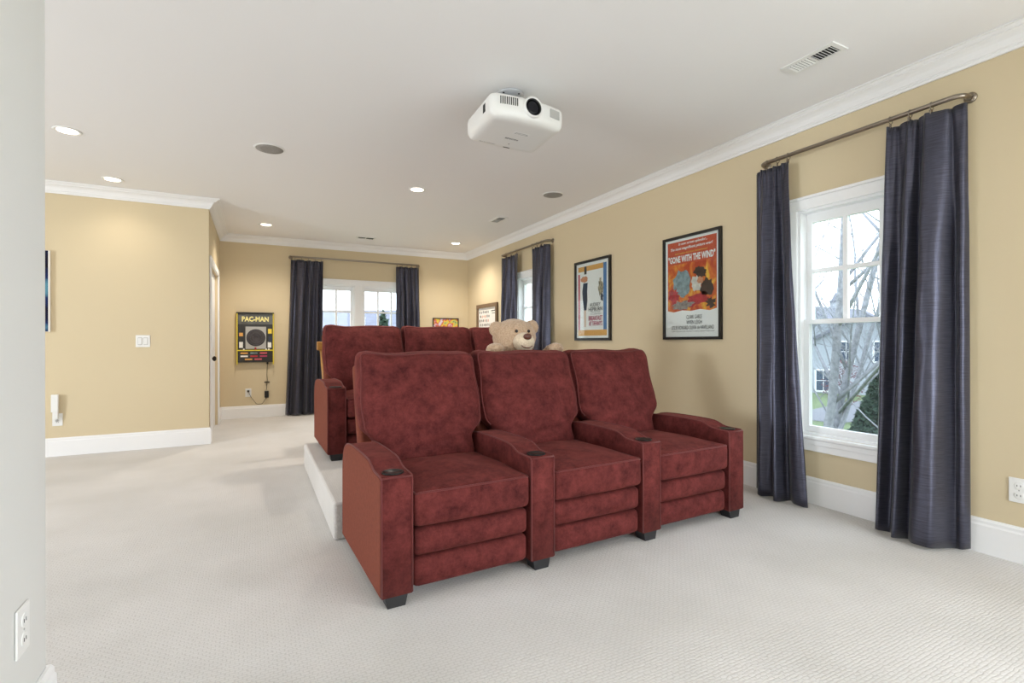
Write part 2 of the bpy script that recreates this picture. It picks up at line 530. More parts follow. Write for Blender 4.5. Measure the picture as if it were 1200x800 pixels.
def wall(name, rot, loc, a0, a1, z0, z1, th, holes, mat):
    """slab in a local frame: x along the wall, y outward (0..th), with rectangular holes"""
    xs = sorted({a0, a1, *[h[0] for h in holes], *[h[1] for h in holes]})
    zs = sorted({z0, z1, *[h[2] for h in holes], *[h[3] for h in holes]})
    def solid(i, k):
        if i < 0 or k < 0 or i >= len(xs)-1 or k >= len(zs)-1: return False
        cx, cz = (xs[i]+xs[i+1])/2, (zs[k]+zs[k+1])/2
        return not any(h[0] < cx < h[1] and h[2] < cz < h[3] for h in holes)
    idx, verts, faces = {}, [], []
    def v(x, y, z):
        key = (round(x, 5), y, round(z, 5))
        if key not in idx:
            idx[key] = len(verts); verts.append((x, y, z))
        return idx[key]
    for i in range(len(xs)-1):
        for k in range(len(zs)-1):
            if not solid(i, k): continue
            x0, x1, c0, c1 = xs[i], xs[i+1], zs[k], zs[k+1]
            faces.append((v(x0, 0, c0), v(x1, 0, c0), v(x1, 0, c1), v(x0, 0, c1)))
            faces.append((v(x1, th, c0), v(x0, th, c0), v(x0, th, c1), v(x1, th, c1)))
            if not solid(i-1, k): faces.append((v(x0, th, c0), v(x0, 0, c0), v(x0, 0, c1), v(x0, th, c1)))
            if not solid(i+1, k): faces.append((v(x1, 0, c0), v(x1, th, c0), v(x1, th, c1), v(x1, 0, c1)))
            if not solid(i, k-1): faces.append((v(x0, th, c0), v(x1, th, c0), v(x1, 0, c0), v(x0, 0, c0)))
            if not solid(i, k+1): faces.append((v(x0, 0, c1), v(x1, 0, c1), v(x1, th, c1), v(x0, th, c1)))
    o = mesh_obj(name, verts, faces, mat, None, loc, (0, 0, rot))
    return tag(o, kind='structure')

OPW, OPZ0, OPZ1 = 0.755, 0.462, 2.005          # opening of one window unit
WIN_NEAR, WIN_FAR, WIN_SIDE = 1.805, 5.97, -1.0
BW = [(0.667, 1.422), (1.538, 2.293)]          # the two openings of the back window
# right wall: local x = -(Y)
wall('wall_right', ROT['right'], (XR, 0, 0), -YB-0.15, -YF+0.15, 0, C, 0.15,
     [(-(y+OPW/2), -(y-OPW/2), OPZ0, OPZ1) for y in (WIN_NEAR, WIN_FAR, WIN_SIDE)], M['wall'])
wall('wall_back', 0, (0, YB, 0), XD-0.12, XR, 0, C, 0.15, [(a, b, OPZ0, OPZ1) for a, b in BW], M['wall'])
wall('wall_front', PI, (0, YF, 0), -XR, -XFAR+0.15, 0, C, 0.15, [(-3.11, -1.19, 0.3, 2.3)], M['wall'])
wall('wall_alcove', 0, (0, YL, 0), XFAR, XD-0.12, 0, C, 0.12, [], M['wall'])
wall('wall_alcove_side', PI/2, (XFAR, 0, 0), YF, YL+0.12, 0, C, 0.12, [(2.4-0.055-OPW, 2.4-0.055, OPZ0, OPZ1), (2.4+0.055, 2.4+0.055+OPW, OPZ0, OPZ1)], M['wall'])
DY0, DY1, DZ = 6.48, 7.75, 1.985
wall('wall_door', PI/2, (XD, 0, 0), YL, YB, 0, C, 0.12, [(DY0, DY1, 0, DZ)], M['wall'])
wall('wall_left', PI/2, (XN, 0, 0), YF, YN, 0, C, 0.12, [], M['pale'])

fl = box('floor', XFAR-0.2, XR+0.2, YF-0.2, YB+0.2, -0.2, 0, M['carpet']); tag(fl, kind='structure')
ce = box('ceiling', XFAR-0.2, XR+0.2, YF-0.2, YB+0.2, C, C+0.2, M['ceil']); tag(ce, kind='structure')
ri = box('floor_riser', 0.385, XR-0.03, 2.905, 4.76, 0, 0.21, M['carpet'], bevel=0.018, seg=3, smooth=False)
tag(ri, 'low carpeted riser under the rear row of seats', None, kind='structure')

CROWN = [(0.0, -0.100), (0.012, -0.100), (0.014, -0.088), (0.020, -0.084), (0.020, -0.078), (0.026, -0.074), (0.030, -0.062), (0.040, -0.046), (0.054, -0.034), (0.070, -0.027), (0.076, -0.025), (0.076, -0.019), (0.084, -0.017),
         (0.090, -0.013), (0.094, -0.008), (0.108, -0.008), (0.108, 0.0), (0.0, 0.0)]
BASE = [(0.0, 0.0), (0.018, 0.0), (0.018, BB-0.035), (0.014, BB-0.026), (0.014, BB-0.012), (0.008, BB), (0.0, BB)]

def trim_run(name, A, B, nrm, mA, mB, prof, zb, mat, kind='structure'):
    A, B, nn = Vector((*A, 0)), Vector((*B, 0)), Vector((*nrm, 0))
    d = (B-A).normalized()
    verts = []
    for P, s, m_ in ((A, 1, mA), (B, -1, mB)):
        for (t, z) in prof:
            verts.append(P+nn*t+d*(s*m_*t)+Vector((0, 0, zb+z)))
    n = len(prof)
    faces = [(i, (i+1) % n, n+(i+1) % n, n+i) for i in range(n)]
    faces += [tuple(reversed(range(n))), tuple(range(n, 2*n))]
    bm = bmesh.new()
    bv = [bm.verts.new(v) for v in verts]
    for f in faces: bm.faces.new([bv[i] for i in f])
    o = bm_obj(name, bm, mat)
    return tag(o, kind=kind)

e = 0.0015
runs = [('right', (XR-e, YF), (XR-e, YB-e), (-1, 0), 1, 1), ('back', (XR-e, YB-e), (XD+e, YB-e), (0, -1), 1, 1),
        ('door', (XD+e, YB-e), (XD+e, YL-e), (1, 0), 1, -1), ('alcove', (XD+e, YL-e), (XFAR+e, YL-e), (0, -1), -1, 1),
        ('alcove_side', (XFAR+e, YL-e), (XFAR+e, YF), (1, 0), 1, 0)]
for i, (nm, A, B, nn, a, b) in enumerate(runs):
    trim_run('trim_%d' % (i+1), A, B, nn, a, b, CROWN, C-0.001, M['trim'])
for nm, A, B, nn, a, b in [runs[0], runs[1], ('door', (XD+e, YB-e), (XD+e, DY1+0.075), (1, 0), 1, 0), runs[3], runs[4],
                           ('left', (XN+e, YF), (XN+e, YN+e), (1, 0), 0, -1), ('left_end', (XN+e, YN+e), (XN-0.12-e, YN+e), (0, 1), -1, -1)]:
    trim_run('baseboard_'+nm, A, B, nn, a, b, BASE, 0.0005, M['trim'])

# ------------------------------------------------------------------ windows
def window_unit(par, xc, frame_only=False):
    """one double-hung unit, opening centred at local x = xc"""
    w = OPW
    x0, x1 = xc-w/2, xc+w/2
    jd = 0.11
    for s, (a, b) in (('l', (x0, x0+0.018)), ('r', (x1-0.018, x1))):
        box('jamb', a, b, 0.0, jd, OPZ0, OPZ1, M['trim'], par)
    box('head_jamb', x0+0.018, x1-0.018, 0.0, jd, OPZ1-0.02, OPZ1, M['trim'], par)
    box('sill', x0+0.018, x1-0.018, 0.0, jd+0.03, OPZ0, OPZ0+0.015, M['trim'], par)
    a, b = x0+0.018, x1-0.018
    zm = 1.235
    def sash(zlo, zhi, yo, lower):
        ob = thing('sash', None, None)
        del_keys = ob
        ob.parent = par
        st, tr, brl = 0.036, (0.03 if lower else 0.062), (0.042 if lower else 0.03)
        bm = bmesh.new()
        add_box(bm, a, a+st, yo, yo+0.035, zlo, zhi); add_box(bm, b-st, b, yo, yo+0.035, zlo, zhi)
        add_box(bm, a+st, b-st, yo, yo+0.035, zhi-tr, zhi); add_box(bm, a+st, b-st, yo, yo+0.035, zlo, zlo+brl)
        bm_obj('sash_frame', bm, M['trim'], ob)
        gx0, gx1, gz0, gz1 = a+st, b-st, zlo+brl, zhi-tr
        if lower:
            box('pane', gx0, gx1, yo+0.014, yo+0.019, gz0, gz1, M['glass'], ob)
        else:
            mw = 0.028
            xs_ = [gx0+(gx1-gx0)*i/3 for i in range(4)]; zs_ = [gz0, (gz0+gz1)/2, gz1]
            for i in range(3):
                for k in range(2):
                    box('pane', xs_[i]+0.002, xs_[i+1]-0.002, yo+0.014, yo+0.019, zs_[k]+0.002, zs_[k+1]-0.002, M['glass'], ob)
            for i in (1, 2):
                box('muntin', xs_[i]-mw/2, xs_[i]+mw/2, yo+0.004, yo+0.031, gz0, gz1, M['trim'], ob)
            for i in range(3):
                box('muntin', xs_[i]+(mw/2 if i else 0), xs_[i+1]-(mw/2 if i < 2 else 0), yo+0.004, yo+0.031, zs_[1]-mw/2, zs_[1]+mw/2, M['trim'], ob)
    box('insect_screen', a+0.004, b-0.004, 0.110, 0.1115, OPZ0+0.018, zm+0.012, M['mesh'], par)
    sash(OPZ0+0.015, zm+0.015, 0.035, True)
    sash(zm-0.015, OPZ1-0.02, 0.072, False)

def window_trim(par, x0, x1, mull=None):
    cw = 0.078
    def casing(nm, poly_x0, poly_x1, z0, z1, th=0.02):
        box(nm, poly_x0, poly_x1, -th, -0.001, z0, z1, M['trim'], par, bevel=0.004, seg=1)
    casing('casing', x0-cw, x0+0.004, OPZ0, OPZ1); casing('casing', x1-0.004, x1+cw, OPZ0, OPZ1)
    casing('casing', x0-cw, x1+cw, OPZ1-0.004, OPZ1+cw-0.012, 0.022)
    box('casing_cap', x0-cw-0.012, x1+cw+0.012, -0.034, -0.001, OPZ1+cw-0.012, OPZ1+cw+0.008, M['trim'], par, bevel=0.006, seg=2)
    box('stool', x0-cw-0.012, x1+cw+0.012, -0.042, -0.001, OPZ0-0.024, OPZ0, M['trim'], par, bevel=0.008, seg=2)
    box('apron', x0-cw, x1+cw, -0.02, -0.001, OPZ0-0.105, OPZ0-0.024, M['trim'], par, bevel=0.005, seg=2)
    box('apron', x0-cw, x1+cw, -0.028, -0.018, OPZ0-0.06, OPZ0-0.026, M['trim'], par, bevel=0.004, seg=2)
    if mull:
        casing('mullion', mull[0]-0.004, mull[1]+0.004, OPZ0, OPZ1)

def window(n, rot, loc, label, centers):
    w = thing('window_%d' % n, label, None, loc, rot, kind='structure')
    for c in centers:
        window_unit(w, c)
    window_trim(w, centers[0]-OPW/2, centers[-1]+OPW/2, (centers[0]+OPW/2, centers[1]-OPW/2) if len(centers) > 1 else None)
    return w

window(1, ROT['right'], (XR, WIN_NEAR, 0), 'white double-hung window between two slate curtains', [0])
window(2, ROT['right'], (XR, WIN_FAR, 0), 'white double-hung window near the corner', [0])
window(3, 0, (0, YB, 0), 'white twin double-hung window in the end wall', [(a+b)/2 for a, b in BW])
window(4, ROT['right'], (XR, WIN_SIDE, 0), 'unseen white double-hung window added for light in the screen half of the room', [0])  # unseen window, added as the seat of the side fill light
window(6, PI/2, (XFAR, 2.4, 0), 'unseen white twin double-hung window added for light in the alcove side wall', [-0.055-OPW/2, 0.055+OPW/2])  # hidden window, added so the alcove fill light has an opening
# wide window added behind the camera to carry a fill light
w5 = thing('window_5', 'unseen wide picture window added for light in the screen wall', None, (2.15, YF, 0), PI, kind='structure')
for a, b in ((-0.96, -0.03), (0.03, 0.96)):
    box('pane', a, b, 0.07, 0.075, 0.32, 2.28, M['glass'], w5)
box('mullion', -0.03, 0.03, 0.02, 0.12, 0.3, 2.3, M['trim'], w5)
for a, b, c, d in ((-1.06, -0.96, 0.2, 2.4), (0.96, 1.06, 0.2, 2.4), (-0.96, 0.96, 2.3, 2.4), (-0.96, 0.96, 0.2, 0.3)):
    box('casing', a, b, -0.02, -0.001, c, d, M['trim'], w5)

# ------------------------------------------------------------------ door in the side wall
dr = thing('door_1', 'white door with casing beside the wall-mounted arcade game', None, (XD, 0, 0), PI/2, kind='structure')
cw = 0.075
box('casing', DY0-cw, DY0+0.004, -0.02, -0.001, 0, DZ, M['trim'], dr, bevel=0.004, seg=1)
box('casing', DY1-0.004, DY1+cw, -0.02, -0.001, 0, DZ, M['trim'], dr, bevel=0.004, seg=1)
box('casing', DY0-cw, DY1+cw, -0.02, -0.001, DZ-0.004, DZ+cw, M['trim'], dr, bevel=0.004, seg=1)
for (a, b) in ((DY0, (DY0+DY1)/2-0.002), ((DY0+DY1)/2+0.002, DY1)):
    slab = box('door_leaf', a+0.002, b-0.002, 0.03, 0.07, 0.01, DZ-0.004, M['trim'], dr)
    for z0, z1 in ((0.2, 0.85), (1.0, 1.85)):
        box('panel', a+0.11, b-0.11, 0.024, 0.031, z0, z1, M['trim'], slab, bevel=0.004, seg=1)
    kx = a+0.36
    if a == DY0: lathe('knob', [(0.012, 0), (0.012, 0.03), (0.028, 0.04), (0.03, 0.055), (0.02, 0.068), (0.004, 0.071)], M['knob'], slab, 20, (kx, 0.03, 0.91), (PI/2, 0, 0))

# ------------------------------------------------------------------ recliner rows
PITCH_X, ARM_W = 0.715, 0.135
ARM_PROF = [(0.0, 0.05), (0.0, 0.535), (0.012, 0.544), (0.06, 0.546), (0.105, 0.547), (0.125, 0.549), (0.145, 0.554), (0.165, 0.562), (0.185, 0.570), (0.21, 0.576),
            (0.25, 0.579), (0.34, 0.581), (0.45, 0.581), (0.55, 0.579), (0.63, 0.574), (0.69, 0.564), (0.735, 0.548), (0.768, 0.524), (0.790, 0.490), (0.801, 0.45), (0.806, 0.40), (0.81, 0.05)]

def arm_mesh():
    me = bpy.data.meshes.new('arm')
    bm = bmesh.new()
    a = [bm.verts.new((0, y, z)) for y, z in ARM_PROF]
    b = [bm.verts.new((ARM_W, y, z)) for y, z in ARM_PROF]
    n = len(a)
    fa = bm.faces.new(a); fb = bm.faces.new(list(reversed(b)))
    for i in range(n):
        bm.faces.new((a[i], b[i], b[(i+1) % n], a[(i+1) % n]))
    ed = [x for x in bm.edges if len(x.link_faces) == 2 and (fa in x.link_faces or fb in x.link_faces)]
    bmesh.ops.bevel(bm, geom=ed, offset=0.006, segments=2, profile=0.5, affect='EDGES')
    bmesh.ops.recalc_face_normals(bm, faces=bm.faces)
    bm.to_mesh(me); bm.free()
    me.materials.append(M['velvet'])
    for p_ in me.polygons:
        p_.use_smooth = len(p_.vertices) <= 4
    return me

def resample(pts, step):
    out = [Vector(pts[0])]
    for a, b in zip(pts[:-1], pts[1:]):
        a, b = Vector(a), Vector(b)
        k = max(1, int((b-a).length/step))
        for i in range(1, k+1):
            out.append(a.lerp(b, i/k))
    return out

def make_row():
    row = thing('recliner_sofa', 'x', 'sofa')
    am = arm_mesh()
    foot_me = None
    for i in range(4):
        o = bpy.data.objects.new('armrest', am)
        COL.objects.link(o); o.parent = row; o.location = (i*PITCH_X, 0, 0)
        for x in (0.003, ARM_W-0.003):
            path = [Vector((x, y, z)) for y, z in ARM_PROF]
            path[0].z = 0.055; path[-1].z = 0.055
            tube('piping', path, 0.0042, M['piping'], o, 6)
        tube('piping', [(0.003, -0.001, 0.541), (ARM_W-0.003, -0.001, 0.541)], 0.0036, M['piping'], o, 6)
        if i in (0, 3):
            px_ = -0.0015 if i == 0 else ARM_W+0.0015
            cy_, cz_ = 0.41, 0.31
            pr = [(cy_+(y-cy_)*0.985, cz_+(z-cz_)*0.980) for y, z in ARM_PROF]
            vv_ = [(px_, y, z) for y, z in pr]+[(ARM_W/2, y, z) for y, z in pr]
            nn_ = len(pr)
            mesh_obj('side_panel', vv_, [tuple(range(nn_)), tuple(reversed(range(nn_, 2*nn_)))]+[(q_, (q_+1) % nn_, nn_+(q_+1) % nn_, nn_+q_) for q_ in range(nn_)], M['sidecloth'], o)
        cup = lathe('cup_holder', [(0.046, 0.0), (0.046, 0.004), (0.042, 0.006), (0.040, 0.0045), (0.038, 0.0030), (0.0005, 0.0025)], M['cup'], o, 28, (ARM_W/2, 0.062, 0.5465))
        for y in (0.01, 0.70):
            bm = bmesh.new()
            add_box(bm, 0.03, 0.105, y, y+0.07, 0.0, 0.052)
            for v in bm.verts:
                if v.co.z > 0.03:
                    v.co.x += 0.012 if v.co.x > 0.06 else -0.012
                    v.co.y += 0.012 if v.co.y > y+0.03 else -0.0
            bm_obj('foot', bm, M['foot'], o)
    rnd = random.Random(4)
    for i in range(3):
        x0 = i*PITCH_X+ARM_W
        w = PITCH_X-ARM_W
        xc = x0+w/2
        box('seat_base', x0+0.002, x0+w-0.002, 0.10, 0.70, 0.07, 0.33, M['velvet'], row)
        # footrest panels
        for (z0, z1, yo) in ((0.052, 0.181, 0.016), (0.186, 0.306, 0.012)):
            def fp(p, u):
                p.y -= 0.014*(1-u[0]**4)*(1-u[2]**2)*(1 if u[1] < 0 else 0)
                return p
            soft_box('footrest_panel', w-0.012, 0.11, z1-z0, 0.028, M['velvet'], row, (10, 2, 4), fp, (xc, yo+0.055, (z0+z1)/2))
        # seat cushion
        ph = rnd.random()*6
        def fs(p, u, ph=ph):
            crown = max(0, (1-u[0]**2))*max(0, (1-u[1]**2))
            p = p.copy()
            if u[2] > 0:
                p.z += 0.030*crown*u[2]
            p.y -= 0.016*(1-u[0]**2)*(1 if u[1] < 0 else 0)*(1-0.6*u[2]**2)
            p.z += 0.003*math.sin(7*u[0]+ph)*math.cos(5*u[1])
            return p
        sw, sd, sh, sr = w-0.008, 0.63, 0.152, 0.026
        sc = soft_box('seat_cushion', sw, sd, sh, sr, M['velvet'], row, (12, 10, 4), fs, (xc, sd/2-0.004, 0.391))
        mp = soft_mapper(sw+0.002, sd+0.002, sh+0.002, sr, fs)
        q = 0.25
        edge = resample([(-sw/2, sd/2, sh/2), (-sw/2, -sd/2, sh/2), (sw/2, -sd/2, sh/2), (sw/2, sd/2, sh/2)], 0.025)
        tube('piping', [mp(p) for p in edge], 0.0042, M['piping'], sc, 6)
        # back shell and back cushion, leaning back
        ph2 = rnd.random()*6
        def lean(z): return 0.62+0.30*(z-0.45)
        def fb(p, u):
            p = p.copy(); p.y += 0.30*(p.z); return p
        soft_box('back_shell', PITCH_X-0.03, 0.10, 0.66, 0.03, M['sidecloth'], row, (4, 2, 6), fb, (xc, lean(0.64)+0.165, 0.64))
        bw, bd, bh, br = PITCH_X-0.004, 0.205, 0.635, 0.075
        def fc(p, u, ph2=ph2):
            p = p.copy()
            zt = (p.z+bh/2)
            k = min(1.0, max(0.0, (zt-0.14)/0.10)); k = k*k*(3-2*k)
            p.x *= (w-0.01)/bw*(1-k)+k
            belly = (1-u[0]**2)*(1-u[2]**2)
            if u[1] < 0:
                p.y -= 0.044*belly + 0.008*math.sin(3*u[0]+ph2+4*u[2])*(1-u[0]**2)
                # shallow pull creases running in from the lower corners
                cz = -0.42+0.32*abs(u[0])
                p.y += 0.009*math.exp(-((u[2]-cz)/0.055)**2)*min(1, abs(u[0])*1.5)*(0.6+0.4*math.sin(ph2+3*u[0]))
                c2 = -0.70+0.18*math.sin(2*u[0]+ph2)
                p.y += 0.012*math.exp(-((u[2]-c2)/0.05)**2)*(1-u[0]**2)
            if u[2] > 0.5:
                p.z += (0.016*u[0]**2+0.006*math.sin(5*u[0]+ph2))*(u[2]-0.5)*2
            p.x += 0.006*math.sin(6*u[2]+ph2)*u[0]
            p.y += 0.30*p.z
            return p
        zc = 0.405+bh/2
        bc = soft_box('back_cushion', bw, bd, bh, br, M['velvet'], row, (20, 4, 30), fc, (xc, lean(zc)+0.055, zc))
        mp2 = soft_mapper(bw+0.002, bd+0.002, bh+0.002, br, fc)
        s_ = 0.2
        edge = resample([(-bw/2, -bd/2, -bh/2+0.2), (-bw/2, -bd/2, bh/2), (bw/2, -bd/2, bh/2), (bw/2, -bd/2, -bh/2+0.2)], 0.02)
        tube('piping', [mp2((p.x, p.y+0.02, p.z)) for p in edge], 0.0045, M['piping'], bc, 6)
    return row

row1 = make_row()
row1.location = (0.455, 2.052, 0.0); row1.rotation_euler = (0, 0, math.radians(2.0))
row1['label'] = 'burgundy velvet three-seat recliner sofa with cup holders, standing on the floor before the riser'
row2 = dup(row1)
row2.location = (0.480, 3.93, 0.2105); row2.rotation_euler = (0, 0, math.radians(0.8))
row2['label'] = 'burgundy velvet three-seat recliner sofa standing up on the carpeted riser'

# ------------------------------------------------------------------ curtains and rods
def curtain_rod(label, rot, loc, x0, x1, z, off):
    r = thing('curtain_rod', label, 'curtain rod', loc, rot, 'return curtain rods')
    path = []
    def arc(cx, sgn, rev):
        pts = []
        for i in range(9):
            a = PI/2*i/8
            pts.append((cx+sgn*0.05*math.sin(a), -off+0.05*(1-math.cos(a)), 0))
        return list(reversed(pts)) if rev else pts
    path = [(x0-0.0, -0.004, 0)] + arc(x0+0.05, -1, True) + arc(x1-0.05, 1, False) + [(x1, -0.004, 0)]
    tube('pole', path, 0.0135, M['metal'], r, 12, loc=(0, 0, z))
    for x in (x0, x1):
        lathe('wall_flange', [(0.028, 0.0), (0.028, 0.006), (0.018, 0.012)], M['metal'], r, 20, (x, -0.0015, z), (PI/2, 0, 0))
    return r

def curtain(rod, label, rot, loc, xt, xb, ztop, zbot, off, folds, amp, outer, seed, rod_z, group=None, flare=1.0, belly=0.03):
    """xt / xb: local x span at the top and at the hem; outer: +1 when the wall-return edge is at the high-x end"""
    cu = thing('curtain', label, 'curtain', loc, rot, group)
    rnd = random.Random(seed)
    NU, NV = 150, 44
    ph = [rnd.random()*6.28 for _ in range(6)]
    wa = 0.17/folds
    k2 = folds*(1.6+rnd.random()*0.5)
    verts, faces = [], []
    for j in range(NV+1):
        v = j/NV
        for i in range(NU+1):
            u = i/NU
            uu = u+wa*math.sin(2*PI*u+ph[0])+wa*0.55*math.sin(2*PI*u*2.3+ph[4])+0.02*math.sin(2*PI*u*1.3+ph[5])*v
            gather = 1-v
            a = xt[0]+(xt[1]-xt[0])*u; b = xb[0]+(xb[1]-xb[0])*u
            k = v**1.15
            x = a*(1-k)+b*k
            A = amp*(0.30+0.70*min(1, v*3.0)**0.8)*(1+flare*0.35*v)
            f1 = math.sin(2*PI*folds*uu+ph[1]+0.5*math.sin(2.2*v+ph[2]))
            f1 = f1*(0.85+0.2*math.sin(2*PI*u*0.9+ph[3]))
            f2 = math.sin(2*PI*k2*uu+ph[3]+1.1*v)
            y = -off-belly*v**1.1*math.sin(PI*(0.12+0.80*u))-A*(0.88*f1+0.10*f2)
            # sharper pinches under the header, relaxing downwards
            pin = math.exp(-v*9)
            y += 0.006*pin*math.sin(2*PI*folds*3*uu+ph[4])
            x += 0.003*pin*math.sin(2*PI*folds*2*uu+ph[5])
            x += 0.12*A*math.cos(2*PI*folds*uu+ph[1])*(0.35+0.3*v)
            # soft pull wrinkles
            y += 0.0045*math.sin(26*v+13*u+ph[2])*math.sin(9*u+ph[4])*(1-0.5*v)
            ed = u if outer > 0 else 1-u
            if ed > 0.86:
                t = (ed-0.86)/0.14
                y = y*(1-t*t*0.75)-0.03*t*t*0.75
            y = min(y, -0.060)
            sag = 0.010*(math.cos(2*PI*folds*uu+ph[1])-1)*0.5 if j == 0 else 0
            z = ztop+(zbot-ztop)*v
            if j == 0: z += sag*1.3
            if j == NV: z += 0.006*math.sin(2*PI*folds*uu+ph[2])+0.004
            verts.append((x, y, z))
    for j in range(NV):
        for i in range(NU):
            a = j*(NU+1)+i
            faces.append((a+NU+1, a+NU+2, a+1, a))
    c = mesh_obj('drape', verts, faces, M['silk'], cu, smooth=True, mats=[M['silk'], M['lining']])
    so = c.modifiers.new('cloth_thickness', 'SOLIDIFY')
    so.thickness = 0.004; so.offset = 1
    so.material_offset = 1; so.material_offset_rim = 0
    # rings with clips
    ring = []
    n = max(4, int(round(folds))+1)
    for q in range(n):
        i = int(NU*(0.04+0.84*q/(n-1))) if outer > 0 else int(NU*(0.12+0.84*q/(n-1)))
        vx = verts[i]
        xs_ok = [c_.location.x for c_ in rod.children if c_.name.startswith('wall_flange')]
        if not (min(xs_ok)+0.05 < vx[0] < max(xs_ok)-0.05): continue
        rg = tube('curtain_ring', [(vx[0], -off+0.021*math.cos(2*PI*m_/16), rod_z-0.006+0.021*math.sin(2*PI*m_/16)) for m_ in range(16)], 0.0022, M['metal'], rod, 6, closed=True)
        box('clip', vx[0]-0.004, vx[0]+0.004, min(vx[1], -off)-0.005 if abs(vx[1]+off) < 0.02 else -off-0.004, -off+0.004, ztop-0.012, rod_z-0.0295, M['metal'], cu)
    return cu

OFF = 0.09
RR, BK = ROT['right'], 0.0
# near window: local x = WIN-Y
Lx = lambda y: -(y)
rl = (XR, 0, 0)
rod = curtain_rod('nickel return rod over the window with the two widest curtains', RR, rl, Lx(2.41), Lx(1.235), 2.385, OFF)
curtain(rod, 'slate silky curtain hanging between the tall orange poster and the window', RR, rl, (Lx(2.455), Lx(2.18)), (Lx(2.46), Lx(2.02)), 2.345, 0.012, OFF, 2.8, 0.040, -1, 11, 2.385, belly=0.10)
curtain(rod, 'widest slate silky curtain, next to the outlet under bare wall', RR, rl, (Lx(1.580), Lx(1.225)), (Lx(1.625), Lx(1.225)), 2.345, 0.012, OFF, 3.0, 0.048, 1, 26, 2.385, belly=0.13)
rod = curtain_rod('nickel return rod over the window by the room corner', RR, rl, Lx(6.72), Lx(5.40), 2.385, OFF)
curtain(rod, 'slate curtain between the corner photo collage and the window', RR, rl, (Lx(6.76), Lx(6.20)), (Lx(6.76), Lx(6.15)), 2.345, 0.012, OFF, 3.4, 0.042, -1, 35, 2.385)
curtain(rod, 'slate curtain hanging behind the teddy bear beside the narrow poster wall', RR, rl, (Lx(5.78), Lx(5.36)), (Lx(5.80), Lx(5.35)), 2.345, 0.012, OFF, 3.2, 0.042, 1, 47, 2.385)
bl = (0, YB, 0)
rod = curtain_rod('nickel return rod over the twin window in the end wall', BK, bl, 0.485, 2.46, 2.385, OFF)
curtain(rod, 'slate curtain between the arcade game and the twin window', BK, bl, (0.485, 0.935), (0.40, 0.90), 2.345, 0.012, OFF, 4.0, 0.042, -1, 59, 2.385)
curtain(rod, 'slate curtain on the corner side of the twin window', BK, bl, (2.065, 2.455), (2.08, 2.50), 2.345, 0.012, OFF, 3.7, 0.042, 1, 61, 2.385)

# ------------------------------------------------------------------ ceiling fittings
def downlight(x, y, label, power=58):
    t = thing('recessed_light', label, 'ceiling light', (x, y, C), 0, 'recessed ceiling lights')
    lathe('trim_ring', [(0.062, -0.001), (0.068, -0.006), (0.082, -0.006), (0.086, -0.0005), (0.062, -0.0004)], M['white'], t, 32)
    lathe('lamp_face', [(0.0005, -0.003), (0.061, -0.003), (0.061, -0.001), (0.0005, -0.001)], M['bulb'], t, 32)
    l = bpy.data.lights.new('downlight_bulb', 'SPOT')
    l.energy = power; l.color = (1.0, 0.90, 0.77); l.spot_size = math.radians(140); l.spot_blend = 1.0; l.shadow_soft_size = 0.06
    o = bpy.data.objects.new('downlight_bulb', l)
    COL.objects.link(o); o.parent = t; o.location = (0, 0, -0.03)
downlight(-1.215, 4.73, 'lit recessed ceiling light out in the middle of the alcove', 10)
downlight(-1.196, 5.945, 'lit recessed ceiling light close above the light switch wall', 8)
downlight(0.137, 7.32, 'lit recessed ceiling light above the arcade game')
downlight(1.47, 4.95, 'lit recessed ceiling light over the rear sofa')
downlight(2.81, 7.38, 'lit recessed ceiling light in the corner by the photo collage')
for x, y, lb in ((1.4, 0.4, 'lit unseen recessed ceiling light added between the front sofa and the screen wall'), (2.8, 0.2, 'lit unseen recessed ceiling light added above the side window of the screen half'), (1.4, -1.6, 'lit unseen recessed ceiling light added close to the wide picture window')):
    downlight(x, y, lb, 6)  # ceiling lights added out of view to brighten the near half

def ceiling_speaker(x, y, label):
    t = thing('ceiling_speaker', label, 'speaker', (x, y, C), 0, 'round ceiling speakers')
    lathe('rim', [(0.100, -0.001), (0.102, -0.007), (0.110, -0.006), (0.113, -0.0005)], M['white'], t, 40)
    lathe('grille', [(0.0005, -0.008), (0.06, -0.008), (0.101, -0.0065), (0.101, -0.001), (0.0005, -0.001)], M['speaker'], t, 40)
ceiling_speaker(0.109, 4.437, 'round grey ceiling speaker on the alcove side of the room')
ceiling_speaker(2.796, 4.478, 'round grey ceiling speaker near the poster wall')

def vent(x, y, w, l, label, rotz=0.0, sm='white'):
    t = thing('ceiling_vent', label, 'vent', (x, y, C), rotz, 'ceiling vents')
    bm = bmesh.new()
    f = 0.024
    add_box(bm, -w/2, w/2, -l/2, -l/2+f, -0.007, -0.0005); add_box(bm, -w/2, w/2, l/2-f, l/2, -0.007, -0.0005)
    add_box(bm, -w/2, -w/2+f, -l/2+f, l/2-f, -0.007, -0.0005); add_box(bm, w/2-f, w/2, -l/2+f, l/2-f, -0.007, -0.0005)
    add_box(bm, -w/2+f, w/2-f, -0.006, 0.006, -0.007, -0.0005)
    bm_obj('frame', bm, M['white'], t)
    box('duct_opening', -w/2+f, w/2-f, -l/2+f, l/2-f, -0.0015, -0.0005, M['dark'], t)
    n = max(3, int((l-2*f)/0.016))
    me = None
    for i in range(n):
        yy = -l/2+f+(l-2*f)*(i+0.5)/n
        if abs(yy) < 0.009: continue
        if me is None:
            o = box('slat', -w/2+f, w/2-f, -0.001, 0.001, -0.0045, 0.0045, M[sm], t); me = o.data
        else:
            o = bpy.data.objects.new('slat', me); COL.objects.link(o); o.parent = t
        o.location = (0, yy, -0.0065)
        o.rotation_euler = (math.radians(-48 if yy < 0 else 48), 0, 0)
vent(2.725, 1.675, 0.135, 0.29, 'white ceiling vent between the projector and the near window')
